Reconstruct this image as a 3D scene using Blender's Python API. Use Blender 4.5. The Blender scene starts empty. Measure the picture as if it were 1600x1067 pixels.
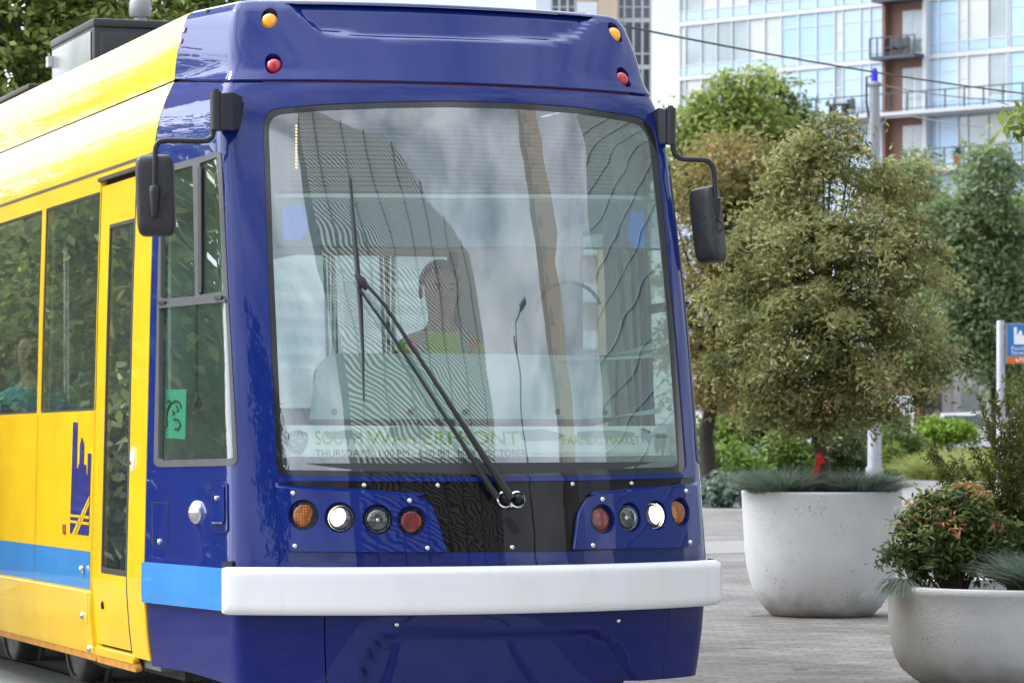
import bpy, bmesh, math, random
import numpy as np
from mathutils import Vector, Matrix, geometry

random.seed(7)
C = bpy.context.scene.collection
# ------------------------------------------------------------------ camera, sky, sun, exposure
F = 5335.0; HZ = 655.0; HC = 1.45            # focal length in photo pixels, horizon row, eye height
cd = bpy.data.cameras.new('camera'); cam = bpy.data.objects.new('camera', cd); C.objects.link(cam)
cd.sensor_width = 36; cd.lens = 36*F/1600; cd.shift_y = (HZ-533.5)/1600
cd.clip_start = 0.5; cd.clip_end = 3000
cam.location = (0, 0, HC); cam.rotation_euler = (math.pi/2, 0, 0)
cd.dof.use_dof = True; cd.dof.focus_distance = 15.2; cd.dof.aperture_fstop = 9
bpy.context.scene.camera = cam
SUN_EL, SUN_AZ = math.radians(42), math.radians(-68)   # azimuth from +Y towards +X
sd = bpy.data.lights.new('sun', 'SUN'); sun = bpy.data.objects.new('sun', sd); C.objects.link(sun)
sd.energy = 2.0; sd.angle = math.radians(4); sd.color = (1, .955, .88)
sv = Vector((math.sin(SUN_AZ)*math.cos(SUN_EL), math.cos(SUN_AZ)*math.cos(SUN_EL), math.sin(SUN_EL)))
sun.rotation_euler = sv.to_track_quat('Z', 'Y').to_euler()
W = bpy.data.worlds.new('World'); bpy.context.scene.world = W; W.use_nodes = True
wn = W.node_tree.nodes; wl = W.node_tree.links
bg = wn['Background']; bg.inputs['Strength'].default_value = 0.1
sky = wn.new('ShaderNodeTexSky'); sky.sky_type = 'NISHITA'; sky.sun_disc = False
sky.sun_elevation = SUN_EL; sky.sun_rotation = SUN_AZ; sky.air_density = 1.2; sky.dust_density = 2.0
tc = wn.new('ShaderNodeTexCoord'); mp = wn.new('ShaderNodeMapping'); mp.inputs['Scale'].default_value = (1, 1, 2.2)
nz_ = wn.new('ShaderNodeTexNoise'); nz_.inputs['Scale'].default_value = 2.6; nz_.inputs['Detail'].default_value = 7; nz_.inputs['Roughness'].default_value = .58
rp = wn.new('ShaderNodeValToRGB'); rp.color_ramp.elements[0].position = .28; rp.color_ramp.elements[1].position = .50
nz2 = wn.new('ShaderNodeTexNoise'); nz2.inputs['Scale'].default_value = 4.5; nz2.inputs['Detail'].default_value = 6
rp2 = wn.new('ShaderNodeValToRGB'); rp2.color_ramp.elements[0].position = .3; rp2.color_ramp.elements[1].position = .7
rp2.color_ramp.elements[0].color = (9.6, 10.6, 12.2, 1); rp2.color_ramp.elements[1].color = (18.6, 19.4, 20.8, 1)
mx = wn.new('ShaderNodeMix'); mx.data_type = 'RGBA'
wl.new(tc.outputs['Generated'], mp.inputs['Vector'])
for n in (nz_, nz2): wl.new(mp.outputs['Vector'], n.inputs['Vector'])
wl.new(nz_.outputs['Fac'], rp.inputs['Fac']); wl.new(nz2.outputs['Fac'], rp2.inputs['Fac'])
wl.new(rp.outputs['Color'], mx.inputs['Factor']); wl.new(sky.outputs['Color'], mx.inputs['A']); wl.new(rp2.outputs['Color'], mx.inputs['B'])
# thin cloud lit brighter around the veiled sun
vd = wn.new('ShaderNodeVectorMath'); vd.operation = 'DOT_PRODUCT'; vd.inputs[1].default_value = sv; wl.new(tc.outputs['Generated'], vd.inputs[0])
cl = wn.new('ShaderNodeMapRange'); cl.inputs['From Min'].default_value = .25; cl.inputs['From Max'].default_value = 1; cl.inputs['To Min'].default_value = 1.0; cl.inputs['To Max'].default_value = 3.4; cl.interpolation_type = 'SMOOTHSTEP'; wl.new(vd.outputs['Value'], cl.inputs['Value'])
gm = wn.new('ShaderNodeVectorMath'); gm.operation = 'SCALE'; wl.new(mx.outputs['Result'], gm.inputs[0]); wl.new(cl.outputs['Result'], gm.inputs['Scale']); wl.new(gm.outputs['Vector'], bg.inputs['Color'])
vs = bpy.context.scene.view_settings
vs.view_transform = 'Standard'; vs.look = 'None'; vs.exposure = -0.12; vs.gamma = 1; vs.use_curve_mapping = False
bpy.context.scene.render.film_transparent = False
bpy.context.scene.cycles.max_bounces = 8; bpy.context.scene.cycles.transparent_max_bounces = 16

# ------------------------------------------------------------------ materials
M = {}
def mat(name, col=(.5,.5,.5), rough=.5, metal=0, coat=0, spec=.5, noise=None, bump=0, emit=None, estr=0, coat_rough=.02, vary=0, ior=1.5):
    m = bpy.data.materials.new(name); m.use_nodes = True; nt = m.node_tree; b = nt.nodes['Principled BSDF']
    b.inputs['Base Color'].default_value = (*col, 1); b.inputs['Roughness'].default_value = rough
    b.inputs['Metallic'].default_value = metal; b.inputs['Coat Weight'].default_value = coat
    b.inputs['Coat Roughness'].default_value = coat_rough; b.inputs['Specular IOR Level'].default_value = spec
    b.inputs['IOR'].default_value = ior
    if emit: b.inputs['Emission Color'].default_value = (*emit, 1); b.inputs['Emission Strength'].default_value = estr
    if noise:
        sc_, amt = noise
        t = nt.nodes.new('ShaderNodeTexCoord'); n = nt.nodes.new('ShaderNodeTexNoise'); n.inputs['Scale'].default_value = sc_; n.inputs['Detail'].default_value = 6
        nt.links.new(t.outputs['Object'], n.inputs['Vector'])
        r = nt.nodes.new('ShaderNodeMapRange'); r.inputs['From Min'].default_value = .3; r.inputs['From Max'].default_value = .7
        r.inputs['To Min'].default_value = 1-amt; r.inputs['To Max'].default_value = 1+amt
        nt.links.new(n.outputs['Fac'], r.inputs['Value'])
        mm = nt.nodes.new('ShaderNodeMix'); mm.data_type = 'RGBA'; mm.blend_type = 'MULTIPLY'; mm.inputs['Factor'].default_value = 1
        mm.inputs['A'].default_value = (*col, 1); nt.links.new(r.outputs['Result'], mm.inputs['B'])
        nt.links.new(mm.outputs['Result'], b.inputs['Base Color'])
        if bump:
            bp = nt.nodes.new('ShaderNodeBump'); bp.inputs['Strength'].default_value = bump; bp.inputs['Distance'].default_value = .01
            nt.links.new(n.outputs['Fac'], bp.inputs['Height']); nt.links.new(bp.outputs['Normal'], b.inputs['Normal'])
    M[name] = m; return m
def paint(name, col, wav=.0006, rough=.35, coat=1, spec=.4, cior=1.42):
    m = mat(name, col, rough, coat=coat, coat_rough=.015, spec=spec); m.node_tree.nodes['Principled BSDF'].inputs['Coat IOR'].default_value = cior; nt = m.node_tree; b = nt.nodes['Principled BSDF']
    t = nt.nodes.new('ShaderNodeTexCoord'); n = nt.nodes.new('ShaderNodeTexNoise'); n.inputs['Scale'].default_value = 5; n.inputs['Detail'].default_value = 2
    bp = nt.nodes.new('ShaderNodeBump'); bp.inputs['Strength'].default_value = 1; bp.inputs['Distance'].default_value = wav
    nt.links.new(t.outputs['Object'], n.inputs['Vector']); nt.links.new(n.outputs['Fac'], bp.inputs['Height'])
    nt.links.new(bp.outputs['Normal'], b.inputs['Coat Normal'])
    # faint road film
    n2 = nt.nodes.new('ShaderNodeTexNoise'); n2.inputs['Scale'].default_value = 2.3; n2.inputs['Detail'].default_value = 9
    r = nt.nodes.new('ShaderNodeMapRange'); r.inputs['From Min'].default_value = .35; r.inputs['From Max'].default_value = .75; r.inputs['To Min'].default_value = .9; r.inputs['To Max'].default_value = 1.06
    mm = nt.nodes.new('ShaderNodeMix'); mm.data_type = 'RGBA'; mm.blend_type = 'MULTIPLY'; mm.inputs['Factor'].default_value = 1; mm.inputs['A'].default_value = (*col, 1)
    nt.links.new(t.outputs['Object'], n2.inputs['Vector']); nt.links.new(n2.outputs['Fac'], r.inputs['Value']); nt.links.new(r.outputs['Result'], mm.inputs['B']); nt.links.new(mm.outputs['Result'], b.inputs['Base Color'])
    return m
def ledlens(name, c1, c2):
    m = mat(name, c1, .15, coat=1); nt = m.node_tree; b = nt.nodes['Principled BSDF']; t = nt.nodes.new('ShaderNodeTexCoord'); v = nt.nodes.new('ShaderNodeTexVoronoi'); v.inputs['Scale'].default_value = 85; v.inputs['Randomness'].default_value = .15
    r = nt.nodes.new('ShaderNodeValToRGB'); r.color_ramp.elements[0].position = .25; r.color_ramp.elements[0].color = (*c1, 1); r.color_ramp.elements[1].position = .55; r.color_ramp.elements[1].color = (*c2, 1)
    nt.links.new(t.outputs['Object'], v.inputs['Vector']); nt.links.new(v.outputs['Distance'], r.inputs['Fac']); nt.links.new(r.outputs['Color'], b.inputs['Base Color']); return m
def scuffed(name, col):
    m = mat(name, col, .3, coat=.3); nt = m.node_tree; b = nt.nodes['Principled BSDF']; t = nt.nodes.new('ShaderNodeTexCoord'); last = None
    A = nt.nodes.new('ShaderNodeRGB'); A.outputs[0].default_value = (*col, 1); last = A.outputs[0]
    for scl, st, lo, hi, c, f in ((2.2, (1, 1, .5), .50, .72, (.62, .60, .56), .30), (26, (.35, 1, 2.2), .70, .74, (.20, .19, .18), .5), (9, (1.4, 1.4, .16), .60, .76, (.50, .48, .44), .28)):
        mp_ = nt.nodes.new('ShaderNodeMapping'); mp_.inputs['Scale'].default_value = st; n = nt.nodes.new('ShaderNodeTexNoise'); n.inputs['Scale'].default_value = scl; n.inputs['Detail'].default_value = 8; n.inputs['Roughness'].default_value = .6
        r = nt.nodes.new('ShaderNodeMapRange'); r.inputs['From Min'].default_value = lo; r.inputs['From Max'].default_value = hi; r.inputs['To Max'].default_value = f
        x = nt.nodes.new('ShaderNodeMix'); x.data_type = 'RGBA'; x.inputs['B'].default_value = (*c, 1)
        nt.links.new(t.outputs['Object'], mp_.inputs['Vector']); nt.links.new(mp_.outputs['Vector'], n.inputs['Vector']); nt.links.new(n.outputs['Fac'], r.inputs['Value']); nt.links.new(r.outputs['Result'], x.inputs['Factor']); nt.links.new(last, x.inputs['A']); last = x.outputs['Result']
    nt.links.new(last, b.inputs['Base Color']); return m
def glass(name, tint=(.7,.8,.76), f0=.1, film=0.0, filmcol=(.6,.75,.8), wav=0):
    m = bpy.data.materials.new(name); m.use_nodes = True; nt = m.node_tree; nt.nodes.clear()
    o = nt.nodes.new('ShaderNodeOutputMaterial'); tr = nt.nodes.new('ShaderNodeBsdfTransparent'); tr.inputs['Color'].default_value = (*tint, 1)
    gl = nt.nodes.new('ShaderNodeBsdfGlossy'); gl.inputs['Roughness'].default_value = .005; gl.inputs['Color'].default_value = (.96, .98, 1, 1)
    if wav:
        tcw = nt.nodes.new('ShaderNodeTexCoord'); nw = nt.nodes.new('ShaderNodeTexNoise'); nw.inputs['Scale'].default_value = 1.7; nw.inputs['Detail'].default_value = 1.5; bw = nt.nodes.new('ShaderNodeBump'); bw.inputs['Strength'].default_value = 1; bw.inputs['Distance'].default_value = wav
        nt.links.new(tcw.outputs['Object'], nw.inputs['Vector']); nt.links.new(nw.outputs['Fac'], bw.inputs['Height']); nt.links.new(bw.outputs['Normal'], gl.inputs['Normal'])
    lw = nt.nodes.new('ShaderNodeLayerWeight'); lw.inputs['Blend'].default_value = .5
    pw = nt.nodes.new('ShaderNodeMath'); pw.operation = 'POWER'; pw.inputs[1].default_value = 3.5
    r = nt.nodes.new('ShaderNodeMapRange'); r.inputs['To Min'].default_value = f0; r.inputs['To Max'].default_value = .95
    mxx = nt.nodes.new('ShaderNodeMixShader')
    nt.links.new(lw.outputs['Facing'], pw.inputs[0]); nt.links.new(pw.outputs[0], r.inputs['Value']); nt.links.new(r.outputs['Result'], mxx.inputs['Fac'])
    src = tr.outputs[0]
    if film:
        df = nt.nodes.new('ShaderNodeBsdfDiffuse'); df.inputs['Color'].default_value = (*filmcol, 1); m2 = nt.nodes.new('ShaderNodeMixShader'); m2.inputs['Fac'].default_value = film
        nt.links.new(tr.outputs[0], m2.inputs[1]); nt.links.new(df.outputs[0], m2.inputs[2]); src = m2.outputs[0]
    nt.links.new(src, mxx.inputs[1]); nt.links.new(gl.outputs[0], mxx.inputs[2]); nt.links.new(mxx.outputs[0], o.inputs['Surface'])
    M[name] = m; return m
def leafmat(name, ramp, trans=.35, rough=.5):
    m = bpy.data.materials.new(name); m.use_nodes = True; nt = m.node_tree; b = nt.nodes['Principled BSDF']; o = nt.nodes['Material Output']
    a = nt.nodes.new('ShaderNodeAttribute'); a.attribute_name = 'tint'
    cr = nt.nodes.new('ShaderNodeValToRGB'); els = cr.color_ramp.elements
    while len(els) < len(ramp): els.new(.5)
    for e, (p, c) in zip(els, ramp): e.position = p; e.color = (*c, 1)
    nt.links.new(a.outputs['Fac'], cr.inputs['Fac']); nt.links.new(cr.outputs['Color'], b.inputs['Base Color']); b.inputs['Roughness'].default_value = rough
    b.inputs['Specular IOR Level'].default_value = .35
    t = nt.nodes.new('ShaderNodeBsdfTranslucent'); nt.links.new(cr.outputs['Color'], t.inputs['Color'])
    ms = nt.nodes.new('ShaderNodeMixShader'); ms.inputs['Fac'].default_value = trans
    nt.links.new(b.outputs[0], ms.inputs[1]); nt.links.new(t.outputs[0], ms.inputs[2]); nt.links.new(ms.outputs[0], o.inputs['Surface'])
    M[name] = m; return m
def noise_ramp(m, scale, cols, detail=8, rough=.6, vec='Object', stretch=(1,1,1), bump=0, bdist=.005):
    nt = m.node_tree; b = nt.nodes['Principled BSDF']; t = nt.nodes.new('ShaderNodeTexCoord'); mp_ = nt.nodes.new('ShaderNodeMapping'); mp_.inputs['Scale'].default_value = stretch
    n = nt.nodes.new('ShaderNodeTexNoise'); n.inputs['Scale'].default_value = scale; n.inputs['Detail'].default_value = detail; n.inputs['Roughness'].default_value = rough
    cr = nt.nodes.new('ShaderNodeValToRGB'); els = cr.color_ramp.elements
    while len(els) < len(cols): els.new(.5)
    for e, (p, c) in zip(els, cols): e.position = p; e.color = (*c, 1)
    nt.links.new(t.outputs[vec], mp_.inputs['Vector']); nt.links.new(mp_.outputs['Vector'], n.inputs['Vector']); nt.links.new(n.outputs['Fac'], cr.inputs['Fac']); nt.links.new(cr.outputs['Color'], b.inputs['Base Color'])
    return nt, b, mp_, cr, n

paint('yellow_paint', (.90, .555, .011), coat=.6, spec=.1, cior=1.42); paint('blue_paint', (.005, .019, .165), spec=.05, cior=1.46); paint('blue_shaded_paint', (.008, .014, .13), coat=.55, spec=.1); paint('sky_blue_paint', (.05, .26, .62), coat=.7, spec=.15)  # darker blue puts the bumper's shade into the skirt colour, also used in recesses
scuffed('white_bumper', (.80, .80, .81)); m = paint('black_gloss', (.008, .008, .009), .0011, .3, .7, .05)
mat('rubber', (.03, .03, .032), .6); mat('grey_frame', (.075, .075, .08), .5, noise=(9, .12)); mat('mirror_plastic', (.03, .03, .036), .42, noise=(60, .2), bump=.05)
mat('black_metal', (.02, .02, .023), .38); mat('steel', (.75, .75, .76), .22, 1); mat('chrome', (.85, .85, .87), .08, 1)
mat('dark_gap', (.006, .006, .008), .8); mat('red_seal', (.22, .03, .02), .6)
ledlens('amber_lens', (.62, .20, .004), (.25, .06, .002)); mat('amber_glow', (.9, .38, .01), .12, coat=1, emit=(1, .42, .02), estr=.35)
ledlens('red_lens', (.30, .010, .010), (.10, .004, .006)); mat('red_bright', (.55, .012, .02), .12, coat=1)
mat('headlamp_bowl_glow', (1, .8, .5), .3, emit=(1, .74, .42), estr=2.4); mat('headlamp_glow', (1, .95, .85), .2, emit=(1, .88, .66), estr=3.5); mat('reflector', (.8, .8, .82), .12, 1)
mat('led', (1, .5, .2), .4, emit=(1, .45, .16), estr=3)
glass('clear_lens', (.9, .93, .95), .12); glass('windshield_glass', (.72, .83, .80), .25, .055, (.62,.74,.76), .0065); glass('side_glass', (.72, .80, .76), .15, .06, (.5,.6,.58)); glass('cab_glass', (.60, .74, .69), .12, .04, (.5,.62,.58))
glass('blue_shade', (.68, .80, .88), .0, .28, (.38, .55, .66))
mat('frit', (.012, .013, .016), .12, coat=.6)
mat('dash', (.48, .62, .58), .5, noise=(6, .06)); mat('interior_grey', (.46, .50, .48), .6, noise=(4, .08)); mat('interior_light', (.62, .66, .63), .55); mat('seat_fabric', (.09, .12, .18), .8, noise=(40, .3))
mat('floor_lino', (.16, .17, .18), .6, noise=(30, .2)); mat('dark_interior', (.05, .055, .06), .6)
mat('led_board', (.16, .18, .19), .35)
mat('banner_white', (.90, .93, .92), .5); mat('banner_green', (.32, .52, .07), .5); mat('banner_pale_green', (.45, .66, .42), .5); mat('banner_brown', (.27, .22, .12), .5); mat('banner_grey', (.36, .42, .42), .5); mat('banner_ink', (.05, .07, .07), .5)
mat('tape_blue', (.03, .20, .68), .6, noise=(30, .12)); mat('paper_green', (.10, .56, .34), .7, noise=(8, .06)); mat('ink', (.02, .025, .022), .7)
mat('logo_blue', (.035, .035, .26), .3, coat=1); mat('orange_edge', (.62, .27, .03), .4, noise=(14, .25))
mat('ac_dark', (.055, .06, .068), .45, .2, noise=(10, .12)); mat('ac_silver', (.42, .44, .45), .35, .8, noise=(5, .12)); mat('undercar', (.045, .043, .042), .8, noise=(12, .4)); mat('wheel_steel', (.16, .15, .14), .5, .6, noise=(20, .3))
mat('eye_white', (.32, .27, .25), .4); mat('skin', (.56, .33, .25), .5, noise=(30, .08)); mat('hair_dark', (.018, .013, .010), .6, noise=(120, .4)); mat('hair_grey', (.10, .09, .08), .6, noise=(120, .4)); mat('vest_lime', (.55, .80, .06), .7); mat('vest_orange', (.95, .20, .03), .7); mat('reflective_grey', (.5, .5, .5), .4); mat('shirt_teal', (.08, .42, .45), .8, noise=(30, .1)); mat('shirt_sage', (.18, .26, .24), .8, noise=(30, .1)); mat('shirt_red', (.25, .03, .03), .8); mat('trousers', (.03, .035, .05), .8); mat('shirt_white', (.6, .63, .68), .8)
mat('pole_grey', (.33, .34, .37), .45, .2, noise=(3, .08)); mat('sign_pole', (.36, .37, .42), .4, .3, noise=(5, .08)); mat('cap_blue', (.02, .02, .75), .4); mat('wire', (.03, .03, .032), .6)
mat('sign_blue', (.03, .19, .48), .4); mat('sign_orange', (.72, .16, .02), .4); mat('sign_white', (.85, .86, .87), .5)
mat('bark', (.10, .075, .055), .9, noise=(22, .4), bump=.6); mat('bark_grey', (.20, .17, .14), .9, noise=(22, .3), bump=.5); mat('bark_dark', (.035, .026, .02), .9, noise=(22, .4), bump=.6)
mat('soil', (.05, .038, .028), .95, noise=(40, .4)); mat('red_tag', (.62, .02, .02), .5); mat('car_white', (.75, .76, .78), .3, coat=1); mat('car_glass', (.03, .045, .05), .05, coat=1); mat('tyre', (.02, .02, .02), .8)
mat('leaf_green', (.09, .13, .03), .6)
leafmat('maple_leaf', [(0, (.09, .11, .04)), (.4, (.23, .24, .085)), (.7, (.42, .41, .17)), (.9, (.58, .52, .27)), (1, (.56, .36, .18))], .5)
leafmat('maple_leaf_dark', [(0, (.10, .105, .03)), (.45, (.24, .23, .07)), (.75, (.42, .32, .13)), (1, (.48, .23, .10))], .45)
leafmat('bright_leaf', [(0, (.13, .17, .035)), (.45, (.29, .37, .08)), (.8, (.45, .53, .15)), (1, (.58, .64, .26))], .5)
leafmat('street_leaf', [(0, (.09, .12, .025)), (.5, (.26, .34, .08)), (.85, (.44, .52, .18)), (1, (.58, .64, .30))], .55)
leafmat('cool_leaf', [(0, (.10, .14, .07)), (.5, (.23, .31, .145)), (.85, (.36, .44, .20)), (1, (.48, .52, .22))], .45)
leafmat('dark_leaf', [(0, (.03, .05, .018)), (.6, (.08, .13, .035)), (1, (.17, .24, .07))], .35)
leafmat('bush_leaf', [(0, (.06, .10, .016)), (.5, (.17, .27, .04)), (1, (.33, .46, .08))], .4)
leafmat('hedge_leaf', [(0, (.08, .15, .012)), (.5, (.22, .36, .03)), (1, (.38, .54, .07))], .4)
leafmat('gold_grass', [(0, (.14, .17, .03)), (.5, (.30, .34, .08)), (1, (.50, .52, .19))], .4)
leafmat('fescue', [(0, (.07, .10, .075)), (.5, (.17, .23, .18)), (1, (.36, .43, .34))], .3)
leafmat('nandina_leaf', [(0, (.035, .06, .022)), (.5, (.11, .17, .05)), (.72, (.22, .30, .08)), (.86, (.40, .30, .11)), (1, (.55, .17, .11))], .4)
leafmat('juniper_leaf', [(0, (.05, .065, .016)), (.5, (.115, .135, .032)), (1, (.22, .21, .06))], .3)

# concrete with air pits
def concrete(name, lo, hi, pits=True, stain=True):
    m = mat(name, hi, .85, spec=.25)
    nt, b, mp_, cr, n = noise_ramp(m, 3.2, [(.3, lo), (.7, hi)], 10, .62)
    t = nt.nodes.new('ShaderNodeTexCoord')
    last = cr.outputs['Color']
    if pits:
        for scl, th in ((38, .10), (17, .055), (60, .11)):
            v = nt.nodes.new('ShaderNodeTexVoronoi'); v.inputs['Scale'].default_value = scl; nt.links.new(t.outputs['Object'], v.inputs['Vector'])
            nn = nt.nodes.new('ShaderNodeTexNoise'); nn.inputs['Scale'].default_value = 5; nt.links.new(t.outputs['Object'], nn.inputs['Vector'])
            mu = nt.nodes.new('ShaderNodeMapRange'); mu.inputs['From Min'].default_value = .45; mu.inputs['From Max'].default_value = .72; mu.inputs['To Min'].default_value = 0; mu.inputs['To Max'].default_value = th*2.2
            nt.links.new(nn.outputs['Fac'], mu.inputs['Value'])
            lt = nt.nodes.new('ShaderNodeMath'); lt.operation = 'LESS_THAN'; nt.links.new(v.outputs['Distance'], lt.inputs[0]); nt.links.new(mu.outputs['Result'], lt.inputs[1])
            mm = nt.nodes.new('ShaderNodeMix'); mm.data_type = 'RGBA'; mm.inputs['B'].default_value = (.07, .065, .06, 1)
            nt.links.new(lt.outputs[0], mm.inputs['Factor']); nt.links.new(last, mm.inputs['A']); last = mm.outputs['Result']
    if stain:   # splash dirt near the foot, an irregular band of its own
        sx = nt.nodes.new('ShaderNodeSeparateXYZ'); nt.links.new(t.outputs['Object'], sx.inputs[0])
        nn = nt.nodes.new('ShaderNodeTexNoise'); nn.inputs['Scale'].default_value = 7; nn.inputs['Detail'].default_value = 8; nt.links.new(t.outputs['Object'], nn.inputs['Vector'])
        ad = nt.nodes.new('ShaderNodeMath'); ad.operation = 'MULTIPLY_ADD'; ad.inputs[1].default_value = .35; nt.links.new(nn.outputs['Fac'], ad.inputs[0]); nt.links.new(sx.outputs['Z'], ad.inputs[2])
        mr = nt.nodes.new('ShaderNodeMapRange'); mr.inputs['From Min'].default_value = .17; mr.inputs['From Max'].default_value = .36; mr.inputs['To Min'].default_value = .55; mr.inputs['To Max'].default_value = 0
        nt.links.new(ad.outputs[0], mr.inputs['Value'])
        mm = nt.nodes.new('ShaderNodeMix'); mm.data_type = 'RGBA'; mm.inputs['B'].default_value = (.16, .135, .10, 1)
        nt.links.new(mr.outputs['Result'], mm.inputs['Factor']); nt.links.new(last, mm.inputs['A']); last = mm.outputs['Result']
    nt.links.new(last, b.inputs['Base Color'])
    bp = nt.nodes.new('ShaderNodeBump'); bp.inputs['Strength'].default_value = .25; bp.inputs['Distance'].default_value = .01
    n9 = nt.nodes.new('ShaderNodeTexNoise'); n9.inputs['Scale'].default_value = 60; nt.links.new(t.outputs['Object'], n9.inputs['Vector'])
    nt.links.new(n9.outputs['Fac'], bp.inputs['Height']); nt.links.new(bp.outputs['Normal'], b.inputs['Normal'])
    return m
concrete('planter_concrete', (.53, .545, .565), (.62, .635, .655)); concrete('pavement', (.19, .186, .178), (.27, .265, .255), False, False); concrete('slab_concrete', (.28, .28, .26), (.42, .42, .39), False, False)
def brickmat(name):
    m = mat(name, (.25,.24,.23), .85, spec=.3); nt = m.node_tree; b = nt.nodes['Principled BSDF']
    t = nt.nodes.new('ShaderNodeTexCoord'); mp_ = nt.nodes.new('ShaderNodeMapping'); mp_.inputs['Rotation'].default_value = (0, 0, math.radians(20))
    br = nt.nodes.new('ShaderNodeTexBrick'); br.inputs['Scale'].default_value = 1; br.inputs['Brick Width'].default_value = .22; br.inputs['Row Height'].default_value = .11; br.inputs['Mortar Size'].default_value = .006
    br.inputs['Color1'].default_value = (.15, .138, .13, 1); br.inputs['Color2'].default_value = (.235, .22, .205, 1); br.inputs['Mortar'].default_value = (.085, .08, .075, 1); br.inputs['Bias'].default_value = -.1
    nn = nt.nodes.new('ShaderNodeTexNoise'); nn.inputs['Scale'].default_value = .8; nn.inputs['Detail'].default_value = 9; nn.inputs['Roughness'].default_value = .65
    mr = nt.nodes.new('ShaderNodeMapRange'); mr.inputs['From Min'].default_value = .3; mr.inputs['From Max'].default_value = .7; mr.inputs['To Min'].default_value = .62; mr.inputs['To Max'].default_value = 1.3
    mm = nt.nodes.new('ShaderNodeMix'); mm.data_type = 'RGBA'; mm.blend_type = 'MULTIPLY'; mm.inputs['Factor'].default_value = 1
    nt.links.new(t.outputs['Object'], mp_.inputs['Vector']); nt.links.new(mp_.outputs['Vector'], br.inputs['Vector']); nt.links.new(t.outputs['Object'], nn.inputs['Vector']); nt.links.new(nn.outputs['Fac'], mr.inputs['Value'])
    nt.links.new(br.outputs['Color'], mm.inputs['A']); nt.links.new(mr.outputs['Result'], mm.inputs['B']); nt.links.new(mm.outputs['Result'], b.inputs['Base Color'])
    bp = nt.nodes.new('ShaderNodeBump'); bp.inputs['Strength'].default_value = .6; bp.inputs['Distance'].default_value = .008; bp.invert = True
    nt.links.new(br.outputs['Fac'], bp.inputs['Height']); nt.links.new(bp.outputs['Normal'], b.inputs['Normal'])
    return m
brickmat('paving_brick')
m = mat('asphalt', (.06, .06, .06), .9); noise_ramp(m, 4, [(.3, (.10, .10, .10)), (.7, (.16, .155, .15))], 10)
mat('facade_blue', (.40, .55, .68), .35, coat=.4, noise=(.4, .05)); mat('facade_blue_deep', (.33, .50, .68), .3, coat=.4, noise=(.4, .05)); mat('facade_white', (.56, .58, .62), .5)
mat('facade_glass', (.27, .33, .34), .08, coat=1, noise=(.35, .25)); mat('facade_blind', (.50, .53, .50), .4, coat=.6, noise=(.5, .08)); mat('facade_brown', (.21, .115, .085), .7, noise=(.6, .1)); mat('rail_metal', (.06, .07, .085), .5, .3); mat('slab_grey', (.52, .53, .55), .7)
mat('tower_glass', (.05, .065, .08), .08, coat=1, noise=(.2, .5)); mat('tower_mullion', (.45, .49, .53), .5); mat('tower_tan', (.55, .44, .33), .8, noise=(.3, .08)); mat('tower_pale', (.62, .68, .72), .5); mat('red_brick', (.34, .12, .075), .85, noise=(1.5, .15)); mat('pale_wall', (.50, .50, .53), .8, noise=(.8, .1)); mat('ref_dark', (.05, .05, .048), .5); mat('ref_pale', (.66, .64, .59), .6); mat('ref_tan', (.30, .23, .17), .7); mat('ref_green', (.12, .15, .14), .5); mat('ref_line', (.2, .24, .23), .5)
mat('terracotta', (.42, .14, .07), .8); mat('terrace_furniture', (.07, .08, .09), .7)
# ------------------------------------------------------------------ helpers: objects
def tag(o, label=None, cat=None, group=None, kind=None):
    if label: o['label'] = label
    if cat: o['category'] = cat
    if group: o['group'] = group
    if kind: o['kind'] = kind
    return o
def empty(name, loc=(0,0,0), rot=(0,0,0)):
    o = bpy.data.objects.new(name, None); C.objects.link(o); o.location = loc; o.rotation_euler = rot; o.empty_display_size = .2; return o
def mesh(name, V, Fc, material, parent=None, smooth=False, normals=None, tint=None, mats=None, midx=None):
    me = bpy.data.meshes.new(name); V = np.asarray(V, float)
    me.from_pydata([tuple(v) for v in V], [], [tuple(int(i) for i in f) for f in Fc])
    if mats:
        for mm in mats: me.materials.append(M[mm])
        me.polygons.foreach_set('material_index', midx)
    elif material: me.materials.append(M[material])
    if smooth or normals is not None: me.polygons.foreach_set('use_smooth', [True]*len(me.polygons))
    me.update()
    if normals is not None: me.normals_split_custom_set_from_vertices([tuple(n) for n in normals])
    if tint is not None:
        a = me.attributes.new('tint', 'FLOAT', 'FACE'); a.data.foreach_set('value', np.asarray(tint, np.float32))
    o = bpy.data.objects.new(name, me); C.objects.link(o)
    if parent: o.parent = parent
    return o
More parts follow.
